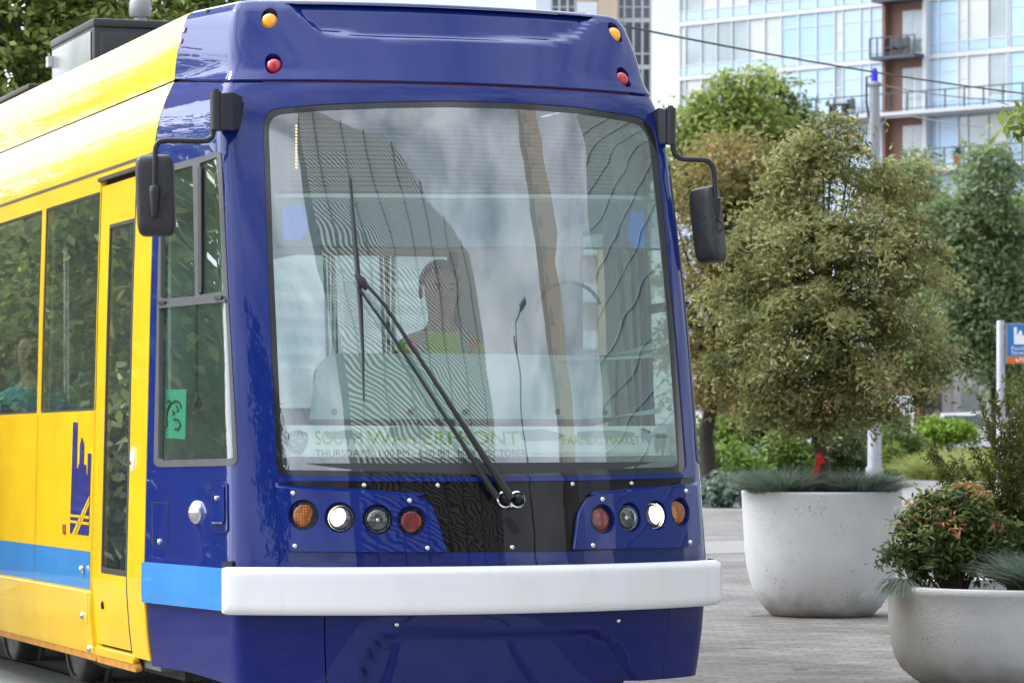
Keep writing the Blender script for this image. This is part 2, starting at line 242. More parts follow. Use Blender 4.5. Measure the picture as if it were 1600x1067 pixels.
class MB:
    def __init__(s): s.V = []; s.F = []; s.S = []
    def add(s, V, Fc, smooth=False):
        k = len(s.V); s.V += [tuple(v) for v in V]; s.F += [tuple(i+k for i in f) for f in Fc]; s.S += [smooth]*len(Fc); return s
    def box(s, c, d, R=None, bev=0):
        c = Vector(c); hx, hy, hz = d[0]/2, d[1]/2, d[2]/2
        if bev:
            bm = bmesh.new(); bmesh.ops.create_cube(bm, size=1)
            for v in bm.verts: v.co = Vector((v.co.x*d[0], v.co.y*d[1], v.co.z*d[2]))
            bmesh.ops.bevel(bm, geom=bm.edges[:], offset=bev, segments=3, profile=.5, affect='EDGES')
            bm.verts.index_update(); P = [v.co.copy() for v in bm.verts]; Fs = [[v.index for v in f.verts] for f in bm.faces]; bm.free()
        else:
            P = [Vector((x, y, z)) for x in (-hx, hx) for y in (-hy, hy) for z in (-hz, hz)]
            Fs = [(0,1,3,2), (4,6,7,5), (0,4,5,1), (2,3,7,6), (0,2,6,4), (1,5,7,3)]
        if R is not None: P = [R @ p for p in P]
        return s.add([p+c for p in P], Fs, bool(bev))
    def boxr(s, a, b, R=None, bev=0):
        return s.box([(a[i]+b[i])/2 for i in range(3)], [abs(b[i]-a[i]) for i in range(3)], R, bev)
    def tube(s, pts, r, n=8, cap=True):
        pts = [Vector(p) for p in pts]; N = len(pts)
        rs = list(r) if hasattr(r, '__len__') else [r]*N
        up = None; V = []
        for i, p in enumerate(pts):
            t = (pts[min(i+1, N-1)]-pts[max(i-1, 0)])
            if t.length < 1e-9: t = Vector((0,0,1))
            t.normalize()
            if up is None:
                a = Vector((0,0,1)) if abs(t.z) < .9 else Vector((1,0,0)); up = (a-t*a.dot(t)).normalized()
            else:
                up = (up-t*up.dot(t))
                up = up.normalized() if up.length > 1e-6 else t.orthogonal().normalized()
            sd_ = t.cross(up)
            for k in range(n):
                an = 2*math.pi*k/n; V.append(p+(up*math.cos(an)+sd_*math.sin(an))*rs[i])
        Fs = [(i*n+k, i*n+(k+1) % n, (i+1)*n+(k+1) % n, (i+1)*n+k) for i in range(N-1) for k in range(n)]
        if cap: Fs += [tuple(range(n-1, -1, -1)), tuple((N-1)*n+k for k in range(n))]
        return s.add(V, Fs, True)
    def lathe(s, prof, c=(0,0,0), n=32, R=None, cap0=False, cap1=False):
        V = []; c = Vector(c)
        for r, z in prof:
            for k in range(n):
                p = Vector((r*math.cos(2*math.pi*k/n), r*math.sin(2*math.pi*k/n), z))
                V.append((R @ p if R is not None else p)+c)
        m = len(prof); Fs = [(i*n+k, i*n+(k+1) % n, (i+1)*n+(k+1) % n, (i+1)*n+k) for i in range(m-1) for k in range(n)]
        if cap0: Fs.append(tuple(range(n-1, -1, -1)))
        if cap1: Fs.append(tuple((m-1)*n+k for k in range(n)))
        return s.add(V, Fs, True)
    def sell(s, c, a, e1=1, e2=1, R=None, n=20, m=12):
        c = Vector(c); V = []
        f = lambda w, e: math.copysign(abs(w)**e, w)
        for i in range(m+1):
            ph = -math.pi/2+math.pi*i/m
            for k in range(n):
                th = 2*math.pi*k/n
                p = Vector((a[0]*f(math.cos(ph), e1)*f(math.cos(th), e2), a[1]*f(math.cos(ph), e1)*f(math.sin(th), e2), a[2]*f(math.sin(ph), e1)))
                V.append((R @ p if R is not None else p)+c)
        Fs = [(i*n+k, i*n+(k+1) % n, (i+1)*n+(k+1) % n, (i+1)*n+k) for i in range(m) for k in range(n)]
        return s.add(V, Fs, True)
    def build(s, name, material, parent=None):
        o = mesh(name, s.V, s.F, material, parent); o.data.polygons.foreach_set('use_smooth', s.S)
        if any(s.S):
            bm = bmesh.new(); bm.from_mesh(o.data); bmesh.ops.recalc_face_normals(bm, faces=bm.faces[:])
            for e in bm.edges:
                if len(e.link_faces) == 2 and e.calc_face_angle(0) > .9: e.smooth = False
            bm.to_mesh(o.data); bm.free()
        return o
def frame(n, up=(0,0,1)):
    z = Vector(n).normalized(); x = Vector(up).cross(z)
    if x.length < 1e-5: x = Vector((1,0,0))
    x.normalize(); y = z.cross(x); return Matrix((x, y, z)).transposed()
# ------------------------------------------------------------------ streetcar frame: local x across, y back, z up
TH = math.radians(19.7); PITCH = -.0080; T0 = np.array([-.154, 14.87, 0.])
RT = np.array(Matrix.Rotation(TH, 3, 'Z') @ Matrix.Rotation(PITCH, 3, 'X'))
def l2w(p): return np.asarray(p) @ RT.T + T0
def w2l(p): return (np.asarray(p)-T0) @ RT
def proj(p):
    w = l2w(p); return np.array([800+w[0]/w[1]*F, HZ-(w[2]-HC)/w[1]*F])
def at(px, py, Y): return Vector(((px-800)*Y/F, Y, HC+(HZ-py)*Y/F))          # a point seen at (px,py), Y metres away
def atl(px, py, Y): return Vector(w2l(np.array(at(px, py, Y))))
YD = 1.02; U = {}
def _plan():
    n = 500; P0 = np.array([-1.235, YD]); Cn = np.array([-1.10, 0.]); R = 1.9; yc = math.sqrt(R*R-1.21)
    a = np.linspace(-math.asin(1.1/R), 0, n); arc = np.stack([R*np.sin(a), yc-R*np.cos(a)], 1)
    line = P0+(Cn-P0)*np.linspace(0, 1, n)[:, None]
    L = np.concatenate([line[:-1], arc]); L = np.concatenate([L, (L[::-1]*[-1, 1])[1:]])
    s = np.concatenate([[0], np.cumsum(np.linalg.norm(np.diff(L, axis=0), axis=1))]); tot = s[-1]
    g = np.linspace(0, tot, 1601); Q = np.stack([np.interp(g, s, L[:, i]) for i in (0, 1)], 1)
    sg = .036/(tot/1600); k = np.arange(-int(4*sg), int(4*sg)+1); w = np.exp(-k*k/(2*sg*sg)); w /= w.sum()
    h = len(k)//2
    ext = np.concatenate([2*Q[0]-Q[h:0:-1], Q, 2*Q[-1]-Q[-2:-h-2:-1]])
    Q = np.stack([np.convolve(ext[:, i], w, 'valid') for i in (0, 1)], 1)
    t = np.gradient(Q, axis=0); t /= np.linalg.norm(t, axis=1)[:, None]; nrm = np.stack([t[:, 1], -t[:, 0]], 1)
    return g-tot/2, Q, nrm
PU, PQ, PN = _plan(); UM = PU[-1]
ZC = 2.99
_z = [.28, .34, .50, .70, 2.0, 2.66]; _w = [1.192, 1.203, 1.222, 1.235, 1.202, 1.180]
for t in np.linspace(0, 1, 14)[1:]: _z.append(2.66+(ZC-2.66)*t); _w.append(1.180-.094*(.12*t+.88*t*t))
for t in np.linspace(0, 1, 14)[1:]: _z.append(ZC+.002+(3.30-ZC)*t); _w.append(1.082-.065*(.15*t+.85*t**2.2))
_lz = np.linspace(.2, 3.4, 400)
def _slope(z):
    if z < .82: return -.10 if z < .62 else 0.
    if z < 2.90: return .11+.16*(z-.82)/2.08
    return .47
_ls = np.array([_slope(z) for z in _lz]); _ls = np.convolve(np.pad(_ls, 4, 'edge'), np.ones(9)/9, 'valid')
_lv = np.concatenate([[0], np.cumsum((_ls[1:]+_ls[:-1])/2*np.diff(_lz))]); _lv -= np.interp(.75, _lz, _lv)
def Wd(z): return np.interp(z, _z, _w)
def sst(x, a, b):
    t = np.clip((x-a)/(b-a), 0, 1); return t*t*(3-2*t)
def nose(u, z, off=0.):
    u = np.asarray(u, float); z = np.asarray(z, float); off = off+0*u
    px = np.interp(u, PU, PQ[:, 0]); py = np.interp(u, PU, PQ[:, 1]); nx = np.interp(u, PU, PN[:, 0]); ny = np.interp(u, PU, PN[:, 1])
    bl = np.clip((YD-py)/YD, 0, 2)
    x = px*Wd(z)/1.235+off*nx; y = py+np.interp(z, _lz, _lv)*bl+off*ny
    return np.stack([x, y, z+0*u], -1)
def body(side):
    def f(y, z, off=0.):
        y = np.asarray(y, float); z = np.asarray(z, float)
        return np.stack([side*(Wd(z)+off)+0*y, y+0*z, z+0*y], -1)
    return f
bodyL = body(-1); bodyR = body(1)
def inv(surf, px, py, off, guess):
    q = np.array(guess, float); tgt = np.array([px, py], float)
    for _ in range(14):
        p0 = proj(surf(q[0], q[1], off)); e = 1e-3
        J = np.stack([(proj(surf(q[0]+e, q[1], off))-p0)/e, (proj(surf(q[0], q[1]+e, off))-p0)/e], 1)
        d = np.linalg.solve(J+1e-6*np.eye(2), tgt-p0); d = np.clip(d, -.4, .4); q = q+d
        if np.abs(d).max() < 1e-6: break
    return q
def nzp(px, py, off=0.): return inv(nose, px, py, off, (np.clip((px-780)/330, -1.3, 1.2) if px > 380 else -1.45, HC+(HZ-py)/355))
def nzs(pts, off=0.): return [nzp(a, b, off) for a, b in pts]
def bdp(px, py, off=0.): return inv(bodyL, px, py, off, (2.5, HC+(HZ-py)/320))
def bds(pts, off=0.): return [bdp(a, b, off) for a, b in pts]
def rnd(pts, r, n=6):
    """round the corners of a polygon; r one number or one per corner"""
    P = [np.array(p, float) for p in pts]; N = len(P); out = []
    for i in range(N):
        ri = r[i] if hasattr(r, '__len__') else r
        a, b, c = P[i-1], P[i], P[(i+1) % N]; la = np.linalg.norm(a-b); lc = np.linalg.norm(c-b); d = min(ri, la*.48, lc*.48)
        if d < 1e-6: out.append(b); continue
        p0 = b+(a-b)/la*d; p2 = b+(c-b)/lc*d
        for t in np.linspace(0, 1, n): out.append((1-t)**2*p0+2*t*(1-t)*b+t*t*p2)
    return out
def dens(loop, step):
    out = []; N = len(loop)
    for i in range(N):
        a = np.array(loop[i], float); b = np.array(loop[(i+1) % N], float); k = max(1, int(math.ceil(np.linalg.norm(b-a)/step)))
        for j in range(k): out.append(a+(b-a)*j/k)
    return out
def inpoly(x, y, poly):
    r = np.zeros(x.shape, bool); P = np.asarray(poly); n = len(P); j = n-1
    for i in range(n):
        xi, yi = P[i]; xj, yj = P[j]
        c = ((yi > y) != (yj > y)) & (x < (xj-xi)*(y-yi)/((yj-yi) if yj != yi else 1e-12)+xi); r ^= c; j = i
    return r
def snormal(surf, u, v, off, flip=False):
    e = 2e-3
    a = surf(u+e, v, off)-surf(u-e, v, off); b = surf(u, v+e, off)-surf(u, v-e, off); n = np.cross(a, b); n /= np.linalg.norm(n, axis=-1)[:, None]+1e-12
    return -n if flip else n
def patch(name, surf, outer, holes=(), off=0., step=.05, thick=0., material=None, parent=None, flip=False, rnd_edge=.0):
    """a skin over the surface between an outline and its holes, with an edge of real thickness"""
    loops = [dens(outer, step)]+[dens(h, step) for h in holes]
    V = []; E = []
    for L in loops:
        k = len(V); n = len(L); V += [Vector(p) for p in L]; E += [(k+i, k+(i+1) % n) for i in range(n)]
    B = np.array([list(v) for v in V]); lo = B.min(0); hi = B.max(0)
    gx, gy = np.meshgrid(np.arange(lo[0]+step/2, hi[0], step), np.arange(lo[1]+step/2, hi[1], step)); gx = gx.ravel(); gy = gy.ravel()
    ok = inpoly(gx, gy, loops[0])
    for h in loops[1:]: ok &= ~inpoly(gx, gy, h)
    gx, gy = gx[ok], gy[ok]
    if len(gx):
        keep = np.ones(len(gx), bool)
        for b in B: keep &= (gx-b[0])**2+(gy-b[1])**2 > (step*.45)**2
        V += [Vector((x, y)) for x, y in zip(gx[keep], gy[keep])]
    v2, e2, f2, *_ = geometry.delaunay_2d_cdt(V, E, [], 0, 1e-7)
    P = np.array([list(v) for v in v2]); T = np.array([list(f) for f in f2 if len(f) == 3])
    c = P[T].mean(1); ok = inpoly(c[:, 0], c[:, 1], loops[0])
    for h in loops[1:]: ok &= ~inpoly(c[:, 0], c[:, 1], h)
    T = T[ok]
    X = surf(P[:, 0], P[:, 1], off); N = snormal(surf, P[:, 0], P[:, 1], off, flip)
    fn = np.cross(X[T[:, 1]]-X[T[:, 0]], X[T[:, 2]]-X[T[:, 0]]); bad = (fn*N[T].mean(1)).sum(1) < 0; T[bad] = T[bad][:, ::-1]
    Vs = [X]; Ns = [N]; Fs = [tuple(t) for t in T]; base = len(X)
    if thick:
        for li, L in enumerate(loops):
            Q = np.array(L); n = len(Q); top = surf(Q[:, 0], Q[:, 1], off); nn = snormal(surf, Q[:, 0], Q[:, 1], off, flip); bot = top-nn*thick
            tg = np.roll(top, -1, 0)-np.roll(top, 1, 0); out = np.cross(tg, nn); out /= np.linalg.norm(out, axis=1)[:, None]+1e-12
            # outward for the outline, inward for holes
            ctr = top.mean(0); sg = np.sign(((top-ctr)*out).sum(1).mean()); sg = sg if li == 0 else -sg
            out = out*(sg if sg else 1)
            Vs += [top, bot]; Ns += [out*.75+nn*.65, out]
            for i in range(n):
                j = (i+1) % n; q = (base+i, base+j, base+n+j, base+n+i); A = np.cross(top[j]-top[i], bot[i]-top[i])
                Fs.append(q if np.dot(A, out[i]) > 0 else q[::-1])
            base += 2*n
    N_ = np.concatenate(Ns); N_ /= np.linalg.norm(N_, axis=1)[:, None]+1e-12
    return mesh(name, np.concatenate(Vs), Fs, material, parent, normals=N_)
def circ(c, r, n=24, ry=None):
    return [(c[0]+r*math.cos(2*math.pi*i/n), c[1]+(ry or r)*math.sin(2*math.pi*i/n)) for i in range(n)]
def mir(L): return [np.array((-p[0], p[1])) for p in L]
def npt(u, z, off=0.): return Vector(nose(u, z, off))
def nnorm(u, z): return Vector(snormal(nose, np.array([u]), np.array([z]), 0.)[0])
def ptube(name, pts, off, r, material, parent, n=8):
    offs = off if hasattr(off, '__len__') else [off]*len(pts)
    return MB().tube([npt(*nzp(a, b, o), o) for (a, b), o in zip(pts, offs)], r, n).build(name, material, parent)
def text_mesh(body_, spacing=1.0):
    cu = bpy.data.curves.new('t', 'FONT'); cu.body = body_; cu.space_character = spacing; cu.resolution_u = 3
    o = bpy.data.objects.new('t', cu); C.objects.link(o); dg = bpy.context.evaluated_depsgraph_get(); me = bpy.data.meshes.new_from_object(o.evaluated_get(dg))
    V = np.array([v.co[:2] for v in me.vertices]); Fs = [tuple(p.vertices) for p in me.polygons]
    bpy.data.objects.remove(o); bpy.data.curves.remove(cu); bpy.data.meshes.remove(me); return V, Fs
def lettering(name, txt, surf, a, b, h, off, material, parent, flip=False, bold=0):
    """letters laid on a surface: a = left foot (u,z), b = right foot, h = cap height"""
    V, Fs = text_mesh(txt); lo = V.min(0); hi = V.max(0); t = (V[:, 0]-lo[0])/(hi[0]-lo[0]); a = np.array(a); b = np.array(b)
    uv = a+(b-a)*t[:, None]; uv[:, 1] += np.maximum(V[:, 1], -.22)/.69*h
    X = surf(uv[:, 0], uv[:, 1], off)
    return mesh(name, X, Fs, material, parent)
# ------------------------------------------------------------------ the streetcar
car = empty('streetcar', T0, (PITCH, 0, TH))
tag(car, 'blue and yellow low floor streetcar with a large curved windshield and white bumper', 'streetcar')
def part(name, mb, m, par=None): return mb.build(name, m, par or car)
def npatch(name, px, m, off=0, thick=0, holes=(), step=.05, par=None, r=0): return patch(name, nose, rnd(nzs(px, off), 0) if not r else nzs(rnd(px, r), off), [nzs(h, off) for h in holes], off, step, thick, m, par or car)
# outlines read off the photograph on the nose surface
WS = rnd([(411, 171), (500, 163), (600, 159), (700, 157.5), (800, 160), (900, 167), (1023, 186), (1047, 420), (1060, 560), (1074, 738), (900, 742), (750, 744), (600, 744), (432, 742), (424, 560), (417, 400)], [26, 0, 0, 0, 0, 0, 34, 0, 0, 14, 0, 0, 0, 14, 0, 0])
WSi = nzs(WS, 0)
CW = rnd([(252, 262), (346, 236), (357, 460), (372, 727), (241, 730), (246, 500)], [10, 8, 0, 12, 12, 0]); CWi = nzs(CW, 0)
zt0 = 2.985
def top_u(u):   # header top line: drops slightly across the front
    return 2.985-.062*np.clip((UM-np.abs(u))/(UM-1.15), 0, 1)
uu = np.linspace(-UM, UM, 60); topline = [(u, top_u(u)) for u in uu]
zb = .66
shell_out = [(u, zb) for u in uu]+topline[::-1]
shell = patch('cab_shell', nose, shell_out, [WSi, CWi, mir(CWi)], 0, .042, .03, 'blue_paint', car)
# inner lining of the cab
patch('cab_lining', nose, [(u, .72) for u in uu*.985]+[(u, 2.9) for u in (uu*.985)[::-1]], [WSi, CWi, mir(CWi)], -.045, .07, 0, 'interior_grey', car)
# gap and red seal between header and roof fairing
patch('roof_gap', nose, [(u, top_u(u)-.01) for u in uu]+[(u, top_u(u)+.04) for u in uu[::-1]], [], -.022, .05, 0, 'dark_gap', car)
u2 = np.linspace(-1.0, 1.02, 40); patch('red_seal', nose, [(u, top_u(u)+.003) for u in u2]+[(u, top_u(u)+.014) for u in u2[::-1]], [], -.012, .05, .01, 'red_seal', car)
# roof fairing with a scooped centre
sc_l = nzs([(440, 4), (462, 22), (500, 54), (600, 64), (700, 66), (800, 67), (862, 69), (905, 60), (930, 30), (938, 12)], 0)
su = np.array([p[0] for p in sc_l]); sz = np.array([p[1] for p in sc_l])
def fair(u, z, off=0.):
    u = np.asarray(u, float); z = np.asarray(z, float)
    edge = np.interp(u, su, sz, left=9, right=9); d = sst(z-edge, -.004, .035)*sst(u, su[0]-.005, su[0]+.10)*sst(-u, -su[-1]-.005, -su[-1]+.10)
    roll = np.clip((z-3.265)/.035, 0, 1)
    return nose(u, z, off+.006-.032*d-.012*roll**2)
L1 = [(u, top_u(u)+.016) for u in uu]+[(u, 3.30) for u in uu[::-1]]
lamp_px = [(421, 29, 'amber_glow'), (428, 100, 'red_bright'), (960.5, 51, 'amber_glow'), (972.5, 121, 'red_bright')]
def ucirc(c, r, n=26, sx=1.0): return [(c[0]+sx*r*math.cos(2*math.pi*i/n), c[1]+r*math.sin(2*math.pi*i/n)) for i in range(n)]
holes = [ucirc(nzp(a, b), .048) for a, b, _ in lamp_px]
fairing = patch('roof_fairing', fair, L1, holes, 0, .022, .04, 'blue_paint', car)
def lamp(name, u, z, off, r_hole, r, depth, m, par, surf=nose, tilt=.5, dome=.35, ring=None, core=None, holem='blue_shaded_paint'):
    """a round lamp sunk in its pocket: bezel ring, pocket, lens"""
    c = Vector(surf(u, z, off)); n = nnorm(u, z); fwd = (n*(1-tilt)+Vector((0, -1, 0))*tilt).normalized(); R = frame(n); Rf = frame(fwd)
    mb = MB(); k = 26; top = []; bot = []
    for i in range(k):
        a = 2*math.pi*i/k; top.append(Vector(surf(u+r_hole*math.cos(a), z+r_hole*math.sin(a), off))); bot.append(c-n*depth+R @ Vector((math.cos(a), math.sin(a), 0))*r*1.12)
    mb.add(top+bot, [(i, (i+1) % k, k+(i+1) % k, k+i) for i in range(k)]+[tuple(range(k, 2*k))], True)
    hs = mb.build('lamp_housing', holem, par)
    ln = MB(); cc = c-n*depth*.98
    ln.lathe([(r, -.004), (r, .012), (r*.94, .012+r*dome*.35), (r*.75, .012+r*dome*.7), (r*.4, .012+r*dome*.95), (.0005, .012+r*dome)], cc, 26, Rf)
    l = ln.build(name, m, par)
    if ring: MB().lathe([(r*1.10, 0), (r*1.12, .014), (r*1.02, .02), (r*.98, .012)], cc, 26, Rf).build('bezel', ring, l)
    if core: MB().lathe([(r*.9, .006), (r*.6, -.012), (r*.25, -.02), (.0005, -.02)], cc+fwd*.004, 20, Rf).build('reflector', core, l)
    return l
for a, b, m in lamp_px:
    u, z = nzp(a, b); lamp('marker_lamp', u, z, .006, .048, .036, .03, m, fairing, tilt=.75, dome=.6, holem='blue_shaded_paint')
# roof deck behind the fairing
ring = np.array([nose(u, 3.298, -.006) for u in np.linspace(-UM, UM, 80)])
V = []; n = len(ring); levels = [(1, 0), (.985, .012), (.95, .018), (.8, .02), (.4, .02)]
for s_, dz in levels:
    for p in ring: V.append((p[0]*s_, YD+(p[1]-YD)*s_, p[2]+dz))
Fs = [(l*n+i, l*n+i+1, (l+1)*n+i+1, (l+1)*n+i) for l in range(len(levels)-1) for i in range(n-1)]+[tuple((len(levels)-1)*n+i for i in range(n))]
mesh('roof_deck', V, Fs, 'blue_paint', car, smooth=True)
# small side repeaters on the fairing (red over yellow)
for (a, b), m in (((291, 47), 'red_lens'), ((285.5, 64), 'amber_lens')):
    u, z = nzp(a, b); patch('side_marker', nose, rnd([(u-.022, z-.012), (u+.022, z-.012), (u+.022, z+.012), (u-.022, z+.012)], .008), [], .012, .03, .014, m, car)
# glass
frit_in = nzs(rnd([(419, 180), (500, 173), (600, 169), (700, 167.5), (800, 170), (900, 177), (1013, 195), (1038, 420), (1050, 560), (1062, 729), (900, 734), (750, 736), (600, 736), (441, 734), (433, 560), (426, 400)], [24, 0, 0, 0, 0, 0, 30, 0, 0, 12, 0, 0, 0, 12, 0, 0]), 0)
wsg = patch('windshield', nose, WSi, [], -.008, .05, 0, 'windshield_glass', car)
patch('windshield_seal', nose, WSi, [frit_in], -.006, .05, .006, 'frit', wsg)
for s_ in (1, -1):
    f = (lambda L: L) if s_ == 1 else mir
    wo = f(CWi)
    # grey aluminium frame: outer band, transom, mullion
    tr_t = nzp(249, 470)[1]; tr_b = nzp(249, 478)[1]
    px_in = [rnd([(253, 272), (302, 259), (306, 463), (252, 467)], 3), rnd([(313, 255), (340, 246), (350, 455), (312, 461)], 3), rnd([(250, 476), (353, 469), (365, 716), (248, 719)], 4)]
    ins = [f(nzs(q, 0)) for q in px_in]
    fr = patch('side_window_frame', nose, wo, ins, .004, .05, .022, 'grey_frame', car)
    for q in ins: patch('pane', nose, q, [], -.006, .06, 0, 'cab_glass', fr)
    patch('sliding_rail', nose, f(nzs([(311, 262), (316, 261), (317, 457), (312, 458)], 0)), [], .0085, .06, .008, 'rubber', fr)
    patch('sill_rail', nose, f(nzs([(249, 475), (354, 466), (355, 472), (249, 482)], 0)), [], .012, .06, .012, 'grey_frame', fr)
    for a, b in ((258, 473), (346, 465)): patch('latch', nose, f(nzs([(a-5, b-2), (a+5, b-3), (a+5, b+2), (a-5, b+3)], 0)), [], .02, .05, .01, 'black_metal', fr)
# black instrument glass under the windshield, with its bolts
blk = npatch('lower_grille_panel', [(433, 755), (560, 751), (700, 751.5), (900, 750), (1085, 745), (1094, 850), (900, 861), (690, 862), (450, 858)], 'black_gloss', .004, .004)
def bolt(a, b, off, par, r=.011):
    u, z = nzp(a, b, off); c = npt(u, z, off); MB().lathe([(r, -.002), (r, .003), (r*.75, .008), (.0004, .0095)], c, 12, frame(nnorm(u, z))).build('bolt', 'steel', par)
for a, b in ((569, 758), (684, 758), (894, 756), (986, 755), (800, 855)): bolt(a, b, .004, blk)
npatch('slot_cover', [(786, 811), (798, 808), (813, 831), (801, 834)], 'dark_gap', .006, .002, par=blk)
npatch('windshield_sill', [(434, 744), (600, 745.5), (750, 746), (900, 744.5), (1076, 740), (1077, 745.5), (900, 750.5), (750, 752), (600, 751.5), (434, 751)], 'blue_paint', .014, .016)
# lamp panels
hpL = rnd([(431, 761), (560, 769), (655, 774), (676, 788), (699, 862), (436, 861)], [8, 0, 18, 18, 2, 26])
hpR = rnd([(898, 858), (905, 800), (921, 773), (1000, 766), (1089, 757), (1096, 854)], [2, 12, 20, 0, 5, 20])
LL = [(470, 804, 18, 'amber_lens'), (527, 808, 20, 'headlamp_glow'), (586, 811, 19.5, 'reflector'), (640, 813.5, 17, 'red_lens')]
LR = [(939, 810.5, 18, 'red_lens'), (981.5, 807.5, 19, 'reflector'), (1023, 804.5, 20, 'headlamp_glow'), (1060.5, 799.5, 18, 'amber_lens')]
for hp, lamps, bolts, ledge in ((hpL, LL, ((458, 770.5), (461, 853), (640, 782), (668, 856)), [(430, 754), (560, 763), (668, 770), (655, 774.5), (560, 769.5), (431, 761.5)]),
                         (hpR, LR, ((941, 780), (926, 852), (1071.5, 767), (1078, 847)), [(1090, 751), (1000, 760), (925, 768), (921, 773.5), (1000, 766.5), (1090, 757.5)])):
    hl = nzs(hp, .028); hs = []
    for a, b, r, m in lamps:
        c = nzp(a+ (4 if hp is hpL else 3), b, .028); hs.append(ucirc(c, .065))
    pnl = patch('lamp_panel', nose, hl, hs, .028, .03, .03, 'blue_paint', car)
    # sloping top ledge from the shell out to the panel face
    A = [nzp(a, b, .003) for a, b in ledge[:3]]; Bq = [nzp(a, b, .028) for a, b in ledge[3:]][::-1]
    V = [nose(*p, .003) for p in A]+[nose(*p, .028) for p in Bq]
    mesh('ledge', V, [(0, 1, 4, 3), (1, 2, 5, 4)], 'blue_paint', pnl)
    for (a, b, r, m), h in zip(lamps, hs):
        c = np.array(h).mean(0); clear = m in ('headlamp_glow', 'reflector')
        l = lamp('headlight' if clear else ('turn_signal' if m == 'amber_lens' else 'tail_light'), c[0], c[1], .028, .065, r/365*(1.0 if hp is hpL else 1.03), .036, 'clear_lens' if clear else m, pnl, tilt=.42, dome=.5 if clear else .12, ring='chrome' if clear else None, holem='blue_paint')
        if clear:
            n = nnorm(*c); fw = (n*.58+Vector((0, -1, 0))*.42).normalized(); cc = npt(*c, .028)-n*.036; rr = r/365; Rf = frame(fw)
            MB().lathe([(rr*.98, .010), (rr*.8, -.006), (rr*.5, -.02), (.0004, -.026)], cc, 24, Rf).build('reflector', 'headlamp_bowl_glow' if m == 'headlamp_glow' else 'reflector', l)  # lit bowl emits a warm glow standing in for the bulb's bounced light
            if m == 'headlamp_glow': MB().lathe([(rr*.84, .004), (rr*.76, .011), (rr*.45, .015), (.0004, .017)], cc, 20, Rf).build('bulb', 'headlamp_glow', l)
            else: MB().lathe([(.012, -.02), (.012, .008), (.008, .016), (.0004, .018)], cc, 14, Rf).build('bulb', 'steel', l)
    for a, b in bolts: bolt(a, b, .028, pnl)
# details on the left cab side
u, z = nzp(308, 800); o_ = MB().lathe([(.052, -.004), (.052, .012), (.044, .02), (.036, .026), (.02, .036), (.0004, .04)], npt(u, z), 28, frame(nnorm(u, z))).build('side_lamp', 'chrome', car)
rc = npatch('door_pull', [(328, 752), (354, 752), (355, 833), (329, 833)], 'blue_shaded_paint', .006, .008, r=7)
npatch('pull_recess', [(331, 758), (349, 757), (350, 816), (332, 819)], 'blue_paint', .012, .004, par=rc, r=5)
bolt(338, 778, .014, rc, .01)
MB().tube([npt(*nzp(a, 817, .02), .018) for a in (331, 340, 345)], .004, 6).build('pull_lip', 'steel', rc)
hold = [(238, 785), (261, 786), (261, 851), (239, 850)]
fl = npatch('service_flap', hold, 'blue_paint', .003, .002)
npatch('flap_gap', [(236.5, 783.5), (262.5, 784.5), (262.5, 852.5), (237.5, 851.5)], 'dark_gap', .0012, .001, par=fl)
bolt(249, 846, .004, fl, .013)
# small access panel seams on the cab nose handled as thin gaps
# bumper: white front, pale blue flanks
uL = nzp(340, 915, .07)[0]; uR = 1.36; zT = .825; zB = .622
bmp = [(u, z) for u, z in rnd([(uL, zB), (uR, zB), (uR, zT), (uL, zT)], .03)]
def bump_s(u, z, off=0.):
    u = np.asarray(u, float); z = np.asarray(z, float)
    d = np.minimum(np.minimum(z-zB, zT-z), np.minimum(u-uL, uR-u)); rr = np.clip(d/.035, 0, 1)
    return nose(u, .72+0*z, off+.068-.030*(1-np.sqrt(np.clip(1-(1-rr)**2, 0, 1))))*[1, 1, 0]+np.stack([0*u, 0*u, z], -1)
patch('bumper', bump_s, bmp, [], 0, .018, .07, 'white_bumper', car)
for s_ in (1, -1):
    Lq = [(-UM+.004, .634), (uL-.002, .634), (uL-.002, .815), (-UM+.004, .815)]
    if s_ == -1: Lq = mir(Lq)
    patch('side_bumper', nose, Lq, [], .016, .05, .03, 'sky_blue_paint', car)
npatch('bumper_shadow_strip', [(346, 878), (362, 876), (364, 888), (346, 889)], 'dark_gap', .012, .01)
# skirt: two corners and a centre flap with a pressed arch
fa, fb = nzp(507, 1000)[0], nzp(1044, 1000)[0]; sb = .305
arch = nzs(rnd([(556, 1075), (592, 984), (960, 984), (1004, 1075)], [0, 60, 50, 0]), 0)
aP = np.array(arch)
def flap_s(u, z, off=0.):
    u = np.asarray(u, float); z = np.asarray(z, float); zt = np.interp(u, *zip(*sorted([(p[0], p[1]) for p in arch]))); a0, a1 = aP[:, 0].min(), aP[:, 0].max()
    d = sst(zt-z, -.012, .03)*sst(u, a0, a0+.05)*sst(-u, -a1, -a1+.05)
    return nose(u, z, off-.038*d)
ua = np.linspace(-UM, fa-.003, 24); uc = np.linspace(fa+.003, fb-.003, 24); ub = np.linspace(fb+.003, UM, 24)
for nm, q, sf in (('corner_skirt', ua, nose), ('front_flap', uc, flap_s), ('corner_skirt', ub, nose)):
    zz = lambda u: .345+(sb-.345)*sst(1.9-abs(u), 0, .9)
    pnl = patch(nm, sf, [(u, zz(u)) for u in q]+[(u, .66) for u in q[::-1]], [], -.008, .03, .025, 'blue_shaded_paint', car)
    if nm == 'front_flap':
        for a, b in ((620, 975), (966, 969)): bolt(a, b, -.008, pnl, .011)
patch('skirt_backing', nose, [(u, .36) for u in uu*.98]+[(u, .66) for u in (uu*.98)[::-1]], [], -.05, .1, 0, 'dark_gap', car)
